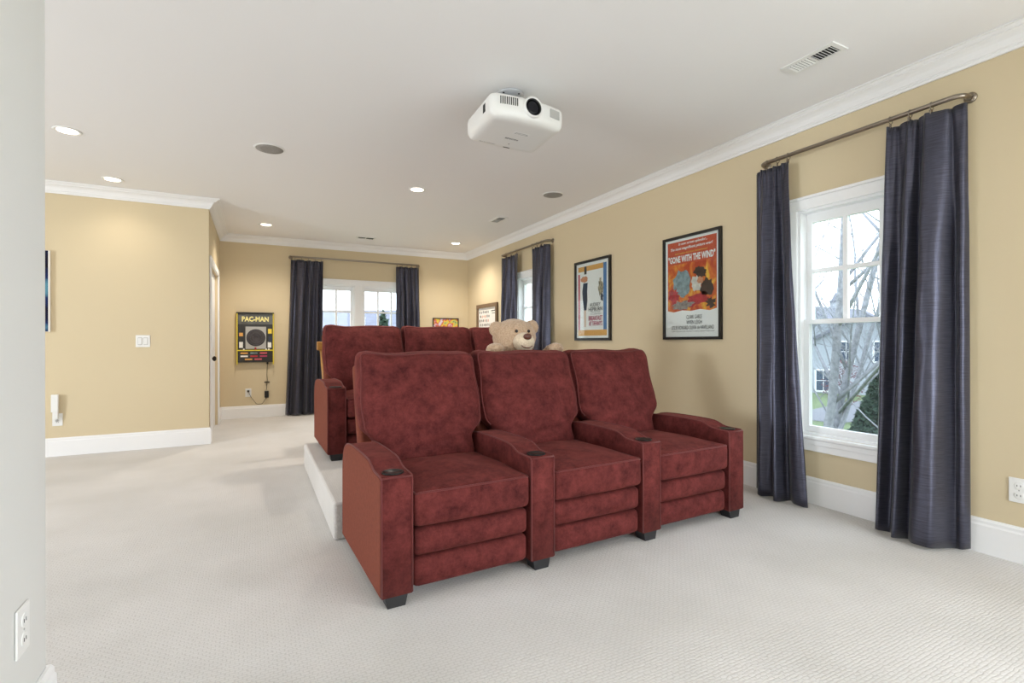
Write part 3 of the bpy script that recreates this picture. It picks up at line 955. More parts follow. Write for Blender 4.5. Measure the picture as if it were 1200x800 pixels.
vent(2.744, 5.70, 0.135, 0.29, 'white ceiling vent beyond the speaker by the poster wall', 0.0, 'grille')
vent(1.47, 7.585, 0.135, 0.27, 'white ceiling vent in front of the twin window rod', PI/2, 'dark')

# ------------------------------------------------------------------ projector
pj = thing('projector', 'white ceiling-mounted projector with a large dark lens', 'projector', (1.440, 2.745, C), 0)
def fpj(p, u):
    p = p.copy()
    # plan view: bowed front and rear, rounded shoulders; the hanging side narrows
    p.y *= 1-0.16*u[0]**2*(1 if u[1] < 0 else 0.35)
    if u[2] < 0:
        k = -u[2]
        p.x *= 1-0.06*k*k
        p.y *= 1-0.05*k*k
    return p
ptilt = (math.radians(-2.5), math.radians(1.5), math.radians(-1.0))
body = soft_box('housing', 0.494, 0.43, 0.142, 0.034, M['proj'], pj, (14, 10, 5), fpj, (0.006, 0.018, -0.196), ptilt)
lathe('ceiling_plate', [(0.085, -0.001), (0.085, -0.008), (0.070, -0.014), (0.045, -0.020)], M['steel'], pj, 32, (-0.015, 0.04, 0))
for a in (0.5, 2.1, 3.6, 5.2):
    lathe('screw', [(0.007, -0.010), (0.007, -0.016), (0.003, -0.018)], M['dark'], pj, 10, (-0.015+0.066*math.cos(a), 0.04+0.066*math.sin(a), 0))
lathe('mount_column', [(0.026, 0.0), (0.026, -0.075), (0.045, -0.08), (0.045, -0.10)], M['steel'], pj, 24, (-0.015, 0.04, -0.015))
for dx, dy in ((-0.13, -0.10), (0.10, -0.10), (-0.13, 0.10), (0.10, 0.10)):
    tube('mount_arm', [(-0.015, 0.04, -0.105), (dx, dy, -0.112), (dx, dy, -0.14)], 0.008, M['steel'], pj, 8)
yf = -0.215
lathe('lens_ring', [(0.062, -0.03), (0.062, 0.012), (0.056, 0.016), (0.050, 0.012), (0.050, -0.02)], M['proj'], body, 40, (0.012, yf+0.002, 0.012), (PI/2, 0, 0), cap=False)
lz = lathe('lens_barrel', [(0.051, 0.0), (0.051, 0.012), (0.047, 0.014), (0.044, 0.002)], M['black'], body, 40, (0.012, yf+0.002, 0.012), (PI/2, 0, 0), cap=False)
lathe('lens', [(0.044, 0.004), (0.035, 0.0075), (0.018, 0.010), (0.0005, 0.011)], M['lens'], body, 40, (0.012, yf+0.002, 0.012), (PI/2, 0, 0))
for i in range(9):
    x = -0.19+i*0.0125
    yy = yf*(1-0.16*(x/0.247)**2)
    box('intake_slit', x, x+0.0055, yy-0.0025, yy+0.006, 0.0, 0.045, M['dark'], body)
box('exhaust_grille', -0.036, 0.036, -0.004, 0.010, -0.024, 0.026, M['grille'], body, rot=(0, 0, math.radians(12)), loc=(0.170, -0.199, 0.012))
text('lettering', 'EPSON', 0.088, 0.017, M['ink'], body, (0.0, 0.045, -0.0715), (PI, 0, 0), bold=0.03, depth=0.0)
text('lettering', 'HDMI  PC  COMPONENT', 0.11, 0.010, M['ink'], body, (-0.12, 0.155, -0.0715), (PI, 0, 0))
box('port_cover', 0.0, 0.045, 0.164, 0.172, -0.0720, -0.0695, M['dark'], body)
box('caution_label', -0.03, 0.08, -0.062, -0.024, -0.0716, -0.0700, M['white'], body)
text('caution_print', 'CAUTION  HOT LAMP', 0.095, 0.010, M['ink'], body, (0.025, -0.037, -0.0720), (PI, 0, 0))
text('caution_print', 'DO NOT TOUCH', 0.08, 0.008, M['ink'], body, (0.025, -0.048, -0.0720), (PI, 0, 0))
lathe('status_dot', [(0.004, 0), (0.004, -0.001)], M['dark'], body, 10, (0.015, 0.115, -0.0708))
box('side_port', -0.2475, -0.242, -0.11, -0.075, -0.02, 0.03, M['dark'], body)

# ------------------------------------------------------------------ framed pictures
def frame(par, w, h, fw, depth, mat):
    bm = bmesh.new()
    add_box(bm, -w/2, -w/2+fw, -depth, -0.002, -h/2, h/2); add_box(bm, w/2-fw, w/2, -depth, -0.002, -h/2, h/2)
    add_box(bm, -w/2+fw, w/2-fw, -depth, -0.002, h/2-fw, h/2); add_box(bm, -w/2+fw, w/2-fw, -depth, -0.002, -h/2, -h/2+fw)
    bm_obj('frame', bm, mat, par)

def flat(name, par, poly, layer, mat):
    """flat printed shape on a poster, local x,z"""
    return mesh_obj(name, [(x, -0.0102-0.0004*layer, z) for x, z in poly], [tuple(range(len(poly)))], mat, par)

def rect(a, b, c, d): return [(a, c), (b, c), (b, d), (a, d)]

def blob(cx, cz, rx, rz, seed, n=22, rough=0.22, tilt=0.0):
    rnd = random.Random(seed); pts = []
    for i in range(n):
        a = 2*PI*i/n; r = 1+rough*(rnd.random()-0.5)*2
        x, z = rx*r*math.cos(a), rz*r*math.sin(a)
        pts.append((cx+x*math.cos(tilt)-z*math.sin(tilt), cz+x*math.sin(tilt)+z*math.cos(tilt)))
    return pts

# tall orange poster
yc2 = (3.457+2.813)/2; zc2 = (2.034+1.118)/2
p2 = thing('framed_poster', 'black-framed orange film poster with white lower text panel', 'poster', (XR, yc2, zc2), RR, 'framed film posters')
W2, H2 = 0.645, 0.917
frame(p2, W2, H2, 0.024, 0.026, M['black'])
box('paper', -W2/2+0.024, W2/2-0.024, -0.010, -0.002, -H2/2+0.024, H2/2-0.024, M['paper'], p2)
flat('warm_field', p2, [(-0.272, 0.412), (-0.272, -0.20), (-0.2, -0.215), (-0.1, -0.20), (0.0, -0.21), (0.1, -0.20), (0.2, -0.215), (0.272, -0.20), (0.272, 0.412)], 0, M['flame'])
flat('colour_patch', p2, rect(-0.272, 0.272, 0.21, 0.412), 1, plain('poster_red_orange', (196, 76, 38), 0.5, noise_scale=12, noise_amt=0.08))
flat('colour_patch', p2, blob(-0.10, 0.04, 0.10, 0.12, 3, rough=0.15), 2, M['greyblue'])
flat('colour_patch', p2, blob(0.06, 0.02, 0.055, 0.07, 5), 2, plain('pale_ink', (206, 200, 190), 0.5, noise_scale=30, noise_amt=0.2))
flat('colour_patch', p2, blob(0.17, -0.02, 0.07, 0.075, 9), 3, M['brown'])
flat('colour_patch', p2, blob(0.10, 0.12, 0.075, 0.045, 7, tilt=-0.3), 3, M['brown'])
flat('colour_patch', p2, blob(0.06, -0.115, 0.12, 0.055, 13, rough=0.3, tilt=0.2), 3, M['red'])
flat('colour_patch', p2, blob(-0.20, -0.07, 0.06, 0.06, 15, rough=0.3), 3, M['red'])
flat('colour_patch', p2, blob(0.10, 0.045, 0.035, 0.03, 21), 4, M['skinpeach'])
flat('colour_patch', p2, blob(-0.10, -0.155, 0.12, 0.035, 25, rough=0.35), 4, plain('muted_ink', (140, 128, 122), 0.5, noise_scale=40, noise_amt=0.4))
flat('colour_patch', p2, blob(0.21, -0.15, 0.045, 0.04, 27, rough=0.4), 4, M['brown'])
ty = -0.0125
text('lettering', 'In new screen splendor...', 0.32, 0.030, M['paper'], p2, (0.02, ty, 0.385), shear=0.25, bold=0.02)
text('lettering', 'The most magnificent picture ever!', 0.47, 0.032, M['paper'], p2, (0.0, ty, 0.345), shear=0.25, bold=0.02)
text('lettering', "DAVID O. SELZNICK'S  PRODUCTION OF  MARGARET MITCHELL'S", 0.36, 0.011, M['yellow'], p2, (0.0, ty, 0.304))
text('lettering', '"GONE WITH THE WIND"', 0.52, 0.062, M['paper'], p2, (0.0, ty, 0.255), bold=0.035)
text('lettering', 'CLARK GABLE', 0.17, 0.034, M['ink'], p2, (0.035, ty, -0.262))
text('lettering', 'VIVIEN LEIGH', 0.17, 0.034, M['ink'], p2, (0.035, ty, -0.308))
text('lettering', 'LESLIE HOWARD OLIVIA de HAVILLAND', 0.47, 0.034, M['ink'], p2, (0.01, ty, -0.354))
text('lettering', 'A SELZNICK INTERNATIONAL PICTURE   DIRECTED BY VICTOR FLEMING   SCREEN PLAY BY SIDNEY HOWARD', 0.48, 0.009, M['ink'], p2, (0.01, ty, -0.386))
box('glazing', -W2/2+0.024, W2/2-0.024, -0.0165, -0.0150, -H2/2+0.024, H2/2-0.024, M['glass'], p2)

# narrow pale poster
yc1 = (4.892+4.226)/2; zc1 = (2.023+1.114)/2
p1 = thing('framed_poster', 'black-framed pale film poster with blue, orange and red border bands', 'poster', (XR, yc1, zc1), RR, 'framed film posters')
W1, H1 = 0.665, 0.909
frame(p1, W1, H1, 0.028, 0.026, M['black'])
box('paper', -W1/2+0.028, W1/2-0.028, -0.010, -0.002, -H1/2+0.028, H1/2-0.028, M['paper'], p1)
flat('colour_band', p1, rect(-0.27, 0.20, 0.335, 0.392), 0, M['orange'])
flat('colour_band', p1, rect(-0.27, 0.26, -0.40, -0.335), 0, M['orange'])
flat('colour_band', p1, rect(0.20, 0.258, -0.335, 0.392), 0, M['blue'])
flat('colour_band', p1, rect(-0.27, -0.235, -0.335, 0.31), 0, M['rose'])
flat('colour_patch', p1, [(-0.17, 0.20), (-0.19, 0.10), (-0.18, 0.0), (-0.155, -0.11), (-0.11, -0.11), (-0.09, 0.0), (-0.095, 0.10), (-0.085, 0.20)], 1, M['navy'])
flat('colour_patch', p1, [(-0.15, 0.39), (-0.15, 0.30), (-0.105, 0.30), (-0.105, 0.39)], 2, M['ink'])
flat('colour_patch', p1, rect(-0.155, -0.12, -0.30, -0.11), 1, plain('pale_peach_ink', (226, 196, 176), 0.5))
flat('colour_patch', p1, blob(-0.15, 0.245, 0.07, 0.035, 3, rough=0.15), 1, M['skinpeach'])
flat('colour_patch', p1, blob(0.155, 0.13, 0.04, 0.10, 6, rough=0.35), 1, plain('mixed_ink', (150, 140, 118), 0.5, noise_scale=40, noise_amt=0.6))
flat('colour_patch', p1, blob(0.175, 0.02, 0.025, 0.05, 8, rough=0.3), 2, M['navy'])
text('lettering', 'AUDREY', 0.20, 0.042, M['ink'], p1, (0.055, ty, -0.055))
text('lettering', 'HEPBURN', 0.25, 0.042, M['ink'], p1, (0.06, ty, -0.105))
text('lettering', 'as that girl Holly Golightly', 0.17, 0.014, M['ink'], p1, (0.06, ty, -0.138))
text('lettering', 'and her exciting adventures', 0.20, 0.013, M['ink'], p1, (0.06, ty, -0.160))
text('lettering', 'BREAKFAST', 0.255, 0.052, M['magenta'], p1, (0.06, ty, -0.205), bold=0.02)
text('lettering', "AT TIFFANY'S", 0.245, 0.052, M['magenta'], p1, (0.06, ty, -0.264), bold=0.02)
box('glazing', -W1/2+0.028, W1/2-0.028, -0.0165, -0.0150, -H1/2+0.028, H1/2-0.028, M['glass'], p1)

# photo collage near the corner
pc = thing('picture_frame', 'taupe-framed white print of rows of small dark figures near the corner', 'picture', (XR, 7.405, 1.32), RR)
frame(pc, 0.80, 0.80, 0.06, 0.03, M['brownframe'])
box('paper', -0.34, 0.34, -0.010, -0.002, -0.34, 0.34, M['paper'], pc)
rnd = random.Random(8)
cols = [M['ink'], M['brown'], M['navy'], M['skinpeach'], M['ink']]
for r_ in range(9):
    for c_ in range(8):
        if c_ > 5 and r_ > 5: continue
        x = -0.29+c_*0.066+(0.033 if r_ % 2 else 0); z = -0.29+r_*0.070
        flat('figure_mark', pc, blob(x, z, 0.014+rnd.random()*0.006, 0.024, rnd.randint(0, 999), 8, 0.3), 0, rnd.choice(cols))
flat('heading_line', pc, rect(0.16, 0.31, 0.27, 0.285), 0, M['ink'])
flat('heading_line', pc, rect(0.18, 0.30, 0.235, 0.245), 0, M['ink'])

# colourful picture on the end wall, top edge above the seats
pb = thing('picture_frame', 'thin black-framed bright multicoloured picture on the end wall by the corner', 'picture', (2.95, YB, 1.27), 0)
frame(pb, 0.47, 0.49, 0.014, 0.025, M['black'])
mcol, ntc, bc_ = _mat('multicolour_print')
tc = ntc.nodes.new('ShaderNodeTexCoord'); nz = ntc.nodes.new('ShaderNodeTexNoise'); nz.inputs['Scale'].default_value = 9; nz.inputs['Detail'].default_value = 3
rp = ntc.nodes.new('ShaderNodeValToRGB'); el = rp.color_ramp.elements
el[0].position = 0.30; el[0].color = (*s2l((60, 90, 70)), 1); el[1].position = 0.72; el[1].color = (*s2l((200, 220, 235)), 1)
for ps, cc in ((0.40, (190, 200, 120)), (0.47, (235, 200, 60)), (0.53, (200, 70, 70)), (0.60, (215, 205, 215))):
    k = el.new(ps); k.color = (*s2l(cc), 1)
ntc.links.new(tc.outputs['Object'], nz.inputs['Vector']); ntc.links.new(nz.outputs['Fac'], rp.inputs['Fac']); ntc.links.new(rp.outputs['Color'], bc_.inputs['Base Color'])
box('print', -0.221, 0.221, -0.012, -0.002, -0.231, 0.231, mcol, pb)

# dark canvas on the alcove wall
cvm, ntc, bc_ = _mat('night_print')
tc = ntc.nodes.new('ShaderNodeTexCoord'); nz = ntc.nodes.new('ShaderNodeTexNoise'); nz.inputs['Scale'].default_value = 5; nz.inputs['Detail'].default_value = 5
rp = ntc.nodes.new('ShaderNodeValToRGB'); el = rp.color_ramp.elements
el[0].position = 0.35; el[0].color = (*s2l((24, 18, 24)), 1); el[1].position = 0.7; el[1].color = (*s2l((90, 140, 160)), 1)
k = el.new(0.55); k.color = (*s2l((30, 44, 90)), 1)
ntc.links.new(tc.outputs['Object'], nz.inputs['Vector']); ntc.links.new(nz.outputs['Fac'], rp.inputs['Fac']); ntc.links.new(rp.outputs['Color'], bc_.inputs['Base Color']); bc_.inputs['Specular IOR Level'].default_value = 0.1
cv = thing('framed_poster', 'dark night-blue mounted print with white edges on the alcove wall', 'poster', (-2.083, YL, 1.598), 0)
box('backing', -0.33, 0.33, -0.035, -0.002, -0.39, 0.39, M['paper'], cv)
box('print', -0.325, 0.319, -0.038, -0.0345, -0.388, 0.388, cvm, cv)

# ------------------------------------------------------------------ switch, outlets, plug-in device
def wall_plate(par, w, h):
    box('plate', -w/2, w/2, -0.007, -0.001, -h/2, h/2, M['white'], par, bevel=0.003, seg=2)

def outlet(label, loc, rot):
    t = thing('wall_outlet', label, 'outlet', loc, rot, 'wall outlets')
    wall_plate(t, 0.078, 0.122)
    for z in (-0.024, 0.024):
        f = lathe('socket', [(0.0175, 0.0), (0.0175, 0.0025), (0.016, 0.0032)], M['white'], t, 20, (0, -0.006, z), (PI/2, 0, 0))
        for dx in (-0.0065, 0.0065):
            box('slot', dx-0.0012, dx+0.0012, -0.0040+0.0, -0.0028, -0.005, 0.004, M['dark'], f, rot=(-PI/2, 0, 0))
    lathe('screw', [(0.003, 0), (0.003, 0.001)], M['grille'], t, 10, (0, -0.007, 0), (PI/2, 0, 0))
    return t
outlet('white duplex outlet on the poster wall beside the widest curtain', (XR, 1.050, 0.358), RR)
outlet('white duplex outlet on the pale partition wall', (XN, 1.700, 0.372), PI/2)
outlet('white duplex outlet with a black plug under the arcade game', (-0.084, YB, 0.367), 0)
outlet('white duplex outlet carrying a white plug-in device', (-1.704, YL, 0.354), 0)

sw = thing('light_switch', 'white double rocker light switch on the alcove wall', 'switch', (-1.027, YL, 1.116), 0)
wall_plate(sw, 0.122, 0.124)
for x in (-0.024, 0.024):
    prism('rocker', [(0, 0), (0, 0)] and [(-0.016, -0.033), (0.016, -0.033), (0.016, 0.033), (-0.016, 0.033)], -0.0115, -0.006, M['white'], sw, (x, 0, 0), bevel=0.002)
    box('rocker_frame', x-0.0185, x+0.0185, -0.0078, -0.0065, -0.0365, 0.0365, M['grille'], sw)

dv = thing('plug_in_device', 'tall white plug-in device standing up from the alcove outlet', 'plug-in device', (-1.712, YL, 0.376), 0)
box('body', -0.030, 0.024, -0.052, -0.016, 0.055, 0.225, M['white'], dv, bevel=0.006, seg=2)
box('plug_block', -0.020, 0.020, -0.048, -0.0105, -0.012, 0.056, M['white'], dv, bevel=0.004, seg=2)
lathe('dial', [(0.012, 0), (0.012, 0.006), (0.008, 0.008)], M['grille'], dv, 16, (0.006, -0.012, -0.030), (PI/2, 0, 0))

# ------------------------------------------------------------------ wall-mounted arcade game
ar = thing('arcade_game', 'black and yellow wall-mounted arcade game with round screen art', 'arcade game', (0.010, YB, 1.165), 0)
box('cabinet', -0.228, 0.228, -0.055, -0.002, -0.355, 0.355, M['panel'], ar, bevel=0.003, seg=1)
for s in (-1, 1):
    prism('side_trim', [(s*0.228, -0.385), (s*0.240, -0.385), (s*0.240, 0.360), (s*0.228, 0.360)][::s], -0.075, -0.002, M['gold'], ar)
box('top_board', -0.245, 0.245, -0.085, -0.002, 0.358, 0.372, M['black'], ar)
box('cross_trim', -0.228, 0.228, -0.0625, -0.0545, -0.188, -0.172, M['gold'], ar)
mqm = plain('marquee_print', (92, 92, 88), 0.25, noise_scale=8, noise_amt=0.3)
box('marquee', -0.226, 0.226, -0.0585, -0.0545, 0.200, 0.352, mqm, ar)
text('lettering', 'PAC-MAN', 0.35, 0.075, M['paleyellow'], ar, (0.0, -0.060, 0.275), bold=0.04)
scr = box('screen', -0.128, 0.140, -0.0580, -0.0545, -0.158, 0.165, M['grille'], ar)
lathe('screen_art', [(0.0005, 0.0), (0.125, 0.0), (0.125, 0.0015), (0.0005, 0.0015)], M['screen'], scr, 40, (0.006, -0.0580, 0.004), (PI/2, 0, 0), smooth=False)
for i in range(3):
    tube('screen_ring', [((0.04+0.032*i)*math.cos(2*PI*q/32)+0.006, -0.0600, (0.04+0.032*i)*math.sin(2*PI*q/32)+0.004) for q in range(32)], 0.0012, M['navy'], scr, 5, closed=True)
for x, z, w_, h_, mm in ((-0.185, 0.05, 0.05, 0.05, 'orange'), (0.190, 0.10, 0.05, 0.07, 'yellow'), (0.195, -0.02, 0.05, 0.09, 'navy'), (-0.185, -0.10, 0.048, 0.085, 'paper'), (0.185, -0.10, 0.048, 0.085, 'paper')):
    box('side_card', x-w_/2, x+w_/2, -0.0575, -0.0545, z-h_/2, z+h_/2, M[mm], ar)
rnd = random.Random(3)
for r_, n_ in ((0, 3), (1, 3), (2, 2)):
    for c_ in range(n_):
        x = (-0.145+c_*0.125) if n_ == 3 else (-0.09+c_*0.125)
        z = -0.220-r_*0.045
        box('title_badge', x-0.047, x+0.047, -0.0570, -0.0545, z-0.011, z+0.011, M[('orange', 'greyblue', 'rose', 'paper', 'red', 'magenta', 'orange', 'rose')[r_*3+c_]], ar)
for x in (-0.15, 0.0, 0.14, 0.175):
    lathe('button', [(0.011, 0), (0.011, 0.006), (0.008, 0.009)], M['red' if x == 0 else 'paper'], ar, 14, (x, -0.0550, -0.165), (PI/2, 0, 0))
lathe('joystick', [(0.004, 0), (0.004, 0.03), (0.012, 0.034), (0.014, 0.045), (0.006, 0.054)], M['red'], ar, 14, (0.0, -0.0550, -0.150), (PI/2, 0, 0))

cd = thing('power_cord', 'black power cord with adapter block hanging from the arcade game', 'power cord', (0, YB, 0), 0)
box('cord_socket', 0.145, 0.170, -0.045, -0.015, -0.386, -0.355, M['black'], ar)
path = [(0.168, -0.03, 0.7785), (0.163, -0.02, 0.72), (0.160, -0.012, 0.62), (0.165, -0.010, 0.54), (0.158, -0.012, 0.47), (0.155, -0.014, 0.40)]
tube('cable', path, 0.0035, M['black'], cd, 6)
box('adapter', 0.128, 0.183, -0.040, -0.003, 0.285, 0.385, M['black'], cd, bevel=0.004, seg=1)
box('cable_tie', 0.125, 0.195, -0.020, -0.008, 0.505, 0.522, M['black'], cd, rot=(0, 0, 0))
pts = []
for i in range(25):
    t = i/24
    x = 0.150+( -0.084-0.150)*t
    z = 0.285+(0.385-0.285)*t - 0.62*t*(1-t)*1.0*(1-0.25*t)
    pts.append((x, -0.014-0.012*math.sin(PI*t)-(0.012 if t > 0.95 else 0), max(z, 0.19)+0.004*math.sin(20*t)))
tube('cable', pts, 0.0032, M['black'], cd, 6)
box('plug', -0.099, -0.069, -0.045, -0.0108, 0.376, 0.406, M['black'], cd, bevel=0.004, seg=1)

# ------------------------------------------------------------------ wooden bar chair behind the riser
ch = thing('bar_chair', 'honey-coloured wooden bar chair behind the rear sofa, only its back corner showing', 'chair', (0.80, 5.32, 0), 0)
for sx in (-1, 1):
    tube('back_post', [(sx*0.19, -0.17, 0), (sx*0.20, -0.18, 0.68), (sx*0.23, -0.22, 1.05)], 0.017, M['wood'], ch, 10)
    tube('leg', [(sx*0.20, 0.19, 0), (sx*0.18, 0.17, 0.66)], 0.018, M['wood'], ch, 10)
    tube('stretcher', [(sx*0.195, -0.172, 0.25), (sx*0.195, 0.185, 0.25)], 0.011, M['wood'], ch, 8)
soft_box('seat', 0.44, 0.42, 0.05, 0.02, M['wood'], ch, (6, 6, 1), None, (0, 0.0, 0.68))
soft_box('top_rail', 0.55, 0.03, 0.085, 0.012, M['wood'], ch, (8, 1, 2), lambda p, u: Vector((p.x, p.y-0.03*(u[0]**2), p.z+0.012*(u[0]**2))), (0, -0.205, 1.055))
for i in range(4):
    x = -0.12+i*0.08
    tube('spindle', [(x, -0.165, 0.70), (x*1.15, -0.215, 1.03)], 0.009, M['wood'], ch, 8)
for y in (-0.172, 0.182):
    tube('stretcher', [(-0.195, y, 0.33), (0.195, y, 0.33)], 0.011, M['wood'], ch, 8)

# ------------------------------------------------------------------ teddy bear behind the front sofa
tb = thing('teddy_bear', 'large tan plush teddy bear peeking over the front sofa back', 'teddy bear', (1.725, 3.31, 0.2105), 0)
def ball(bm, c, r, s=(1, 1, 1), rot=None, seg=20):
    m_ = Matrix.Translation(c)
    if rot: m_ = m_ @ Matrix.Rotation(rot[0], 4, rot[1])
    m_ = m_ @ Matrix.Diagonal((r*s[0], r*s[1], r*s[2], 1))
    bmesh.ops.create_uvsphere(bm, u_segments=seg, v_segments=seg//2+2, radius=1.0, matrix=m_)
bm = bmesh.new()
HZ = 0.925
ball(bm, (0, 0.06, 0.30), 0.24, (1.0, 0.85, 1.15))
ball(bm, (0, 0.05, 0.56), 0.19, (1.0, 0.85, 1.2))
ball(bm, (0, 0.0, HZ), 0.150, (1.13, 0.95, 0.92))
ball(bm, (0, -0.04, HZ-0.045), 0.125, (1.12, 0.9, 0.78))
for s in (-1, 1):
    ball(bm, (s*0.148, 0.0, HZ+0.066+0.008*s), 0.060, (1.0, 0.6, 1.0))
    # arms reaching up and forward over the seat back
    for i in range(7):
        t = i/6
        ball(bm, (s*(0.17+0.07*t), 0.03-0.17*t, 0.66+0.155*t), 0.07-0.012*t, seg=14)
    ball(bm, (s*0.245, -0.185, 0.842), 0.052, (1.3, 0.9, 0.8), seg=14)
    for i in range(6):
        t = i/5
        ball(bm, (s*(0.14+0.22*t), 0.05-0.03*t, 0.13-0.02*t), 0.11-0.015*t, seg=14)
    ball(bm, (s*0.40, 0.0, 0.12), 0.10, (0.6, 1.0, 1.15), seg=14)
bb_ = bm_obj('body', bm, M['bear'], tb, smooth=True)
rm = bb_.modifiers.new('fuse', 'REMESH'); rm.mode = 'VOXEL'; rm.voxel_size = 0.009; rm.use_smooth_shade = True
sm = bb_.modifiers.new('soften', 'SMOOTH'); sm.iterations = 6; sm.factor = 0.6
tex = bpy.data.textures.new('fur_clumps', 'CLOUDS'); tex.noise_scale = 0.012; tex.noise_depth = 1
dm = bb_.modifiers.new('fur', 'DISPLACE'); dm.texture = tex; dm.strength = 0.008; dm.mid_level = 0.5
def ellip(name, c, r, s, mat, par, rot=(0, 0, 0)):
    b2 = bmesh.new()
    bmesh.ops.create_uvsphere(b2, u_segments=22, v_segments=14, radius=1.0, matrix=Matrix.Diagonal((r*s[0], r*s[1], r*s[2], 1)))
    return bm_obj(name, b2, mat, par, c, rot, smooth=True)
mz = ellip('muzzle', (0.0, -0.145, HZ-0.038), 0.080, (1.02, 0.84, 0.88), M['bearl'], tb)
ellip('nose', (0.0, -0.058, 0.040), 0.033, (1.0, 0.6, 0.72), M['nose'], mz)
tube('mouth', [(0.042*math.cos(a)*1.05, -0.047-0.012*math.sin(-a), -0.018+0.022*math.sin(a)) for a in [PI+PI*i/12 for i in range(13)]], 0.0035, M['mouth'], mz, 6)
for s in (-1, 1):
    ellip('eye', (s*0.050, -0.131, HZ+0.042), 0.0115, (1, 0.7, 1), M['eye'], tb)
    ellip('inner_ear', (s*0.150, -0.026, HZ+0.064+0.008*s), 0.040, (1, 0.4, 1), M['bear'], tb)

# ------------------------------------------------------------------ outside: lawn, road, houses, trees
GZ = -3.0
gr = box('ground', -90, 140, -90, 140, GZ-0.3, GZ, M['lawn']); tag(gr, kind='structure')
def at(px, py_or_none, d, z=None):
    """world point seen at photo column px, d metres ahead of the camera, at height z"""
    u = (px-600)/585.25
    p_ = _F*d+_R*(u*d)
    return Vector((p_.x, p_.y, GZ if z is None else z))

def house(label, c, rotz, w, l, h, rh, windows, cupola=False, group='houses across the street'):
    t = thing('house', label, 'house', (c.x, c.y, GZ), rotz, group)
    prism('walls', [(-w/2, 0), (w/2, 0), (w/2, h), (0, h+rh), (-w/2, h)], 0, l, M['siding'], t)
    for s in (-1, 1):
        n_ = Vector((-rh*s, w/2)).normalized()
        ov = 0.5
        bm = bmesh.new()
        ex, ez = s*(w/2+ov), h-ov*rh/(w/2)
        v = [(0, -0.4, h+rh+0.02), (ex, -0.4, ez+0.02), (ex, l+0.4, ez+0.02), (0, l+0.4, h+rh+0.02)]
        lo = [bm.verts.new(p) for p in v]; hi = [bm.verts.new((p[0], p[1], p[2]+0.25)) for p in v]
        bm.faces.new(lo); bm.faces.new(list(reversed(hi)))
        for i in range(4): bm.faces.new((lo[i], lo[(i+1) % 4], hi[(i+1) % 4], hi[i]))
        bm_obj('roof', bm, M['roof'], t)
    for (x, z, ww, wh) in windows:
        f = box('window', x-ww/2-0.1, x+ww/2+0.1, -0.08, 0.0, z-wh/2-0.1, z+wh/2+0.1, M['trim'], t)
        for sx in (-1, 1):
            for sz in (-1, 1):
                box('pane', x+sx*ww/4-ww/4+0.03, x+sx*ww/4+ww/4-0.03, -0.11, -0.07, z+sz*wh/4-wh/4+0.03, z+sz*wh/4+wh/4-0.03, M['pane'], f)
    if cupola:
        box('cupola', -0.5, 0.5, l/2-0.5, l/2+0.5, h+rh-0.3, h+rh+1.0, M['siding'], t)
        lathe('cupola_roof', [(0.9, 0), (0.5, 0.4), (0.05, 1.3)], M['roof'], t, 4, (0, l/2, h+rh+1.0), (0, 0, PI/4))
    return t
def gable_to_view(px): return -math.atan2((px-600)/585.25, 1.0)-YAW
c = at(1012, None, 38)
house('white gabled house with paired windows beyond the red-leaved tree', c, gable_to_view(1012), 8.5, 12, 3.6, 2.4, [(-1.1, 3.3, 0.9, 1.5), (1.1, 3.3, 0.9, 1.5), (-2.6, 1.0, 1.0, 1.6), (2.6, 1.0, 1.0, 1.6)])
c = at(945, None, 62)
house('white house with a rooftop cupola behind the birch trunks', c, gable_to_view(945)-0.5, 10, 14, 5.2, 3.0, [(-3, 3.4, 1.2, 1.7), (0, 3.4, 1.2, 1.7), (3, 3.4, 1.2, 1.7)], True)
c = at(1075, None, 75)
house('pale house with grey roof behind the widest curtain', c, gable_to_view(1075), 14, 14, 4.8, 3.2, [(-3, 3.2, 1.2, 1.7), (3, 3.2, 1.2, 1.7)])
c = at(858, None, 50)
house('white house with grey roof beyond the curtain beside the orange poster', c, gable_to_view(858)+0.3, 10, 12, 4.6, 2.8, [(-2, 3.2, 1.2, 1.7), (2, 3.2, 1.2, 1.7)])
c = at(340, None, 34)
house('pale house with broad grey roof seen through the twin window', c, -PI/2-YAW, 12, 14, 3.4, 2.6, [(-2, 2, 1.2, 1.6), (2, 2, 1.2, 1.6)])

# road
rp_ = [at(x, None, d) for x, d in ((900, 30), (960, 27), (1010, 29), (1060, 33), (1110, 40))]
vv, ff = [], []
for i, p_ in enumerate(rp_):
    q = rp_[min(i+1, len(rp_)-1)]-rp_[max(i-1, 0)]; n_ = Vector((-q.y, q.x, 0)).normalized()
    vv += [p_+n_*2.2+Vector((0, 0, 0.02)), p_-n_*2.2+Vector((0, 0, 0.02))]
for i in range(len(rp_)-1):
    ff.append((2*i, 2*i+1, 2*i+3, 2*i+2))
rd = mesh_obj('road', vv, ff, M['road']); tag(rd, kind='structure')

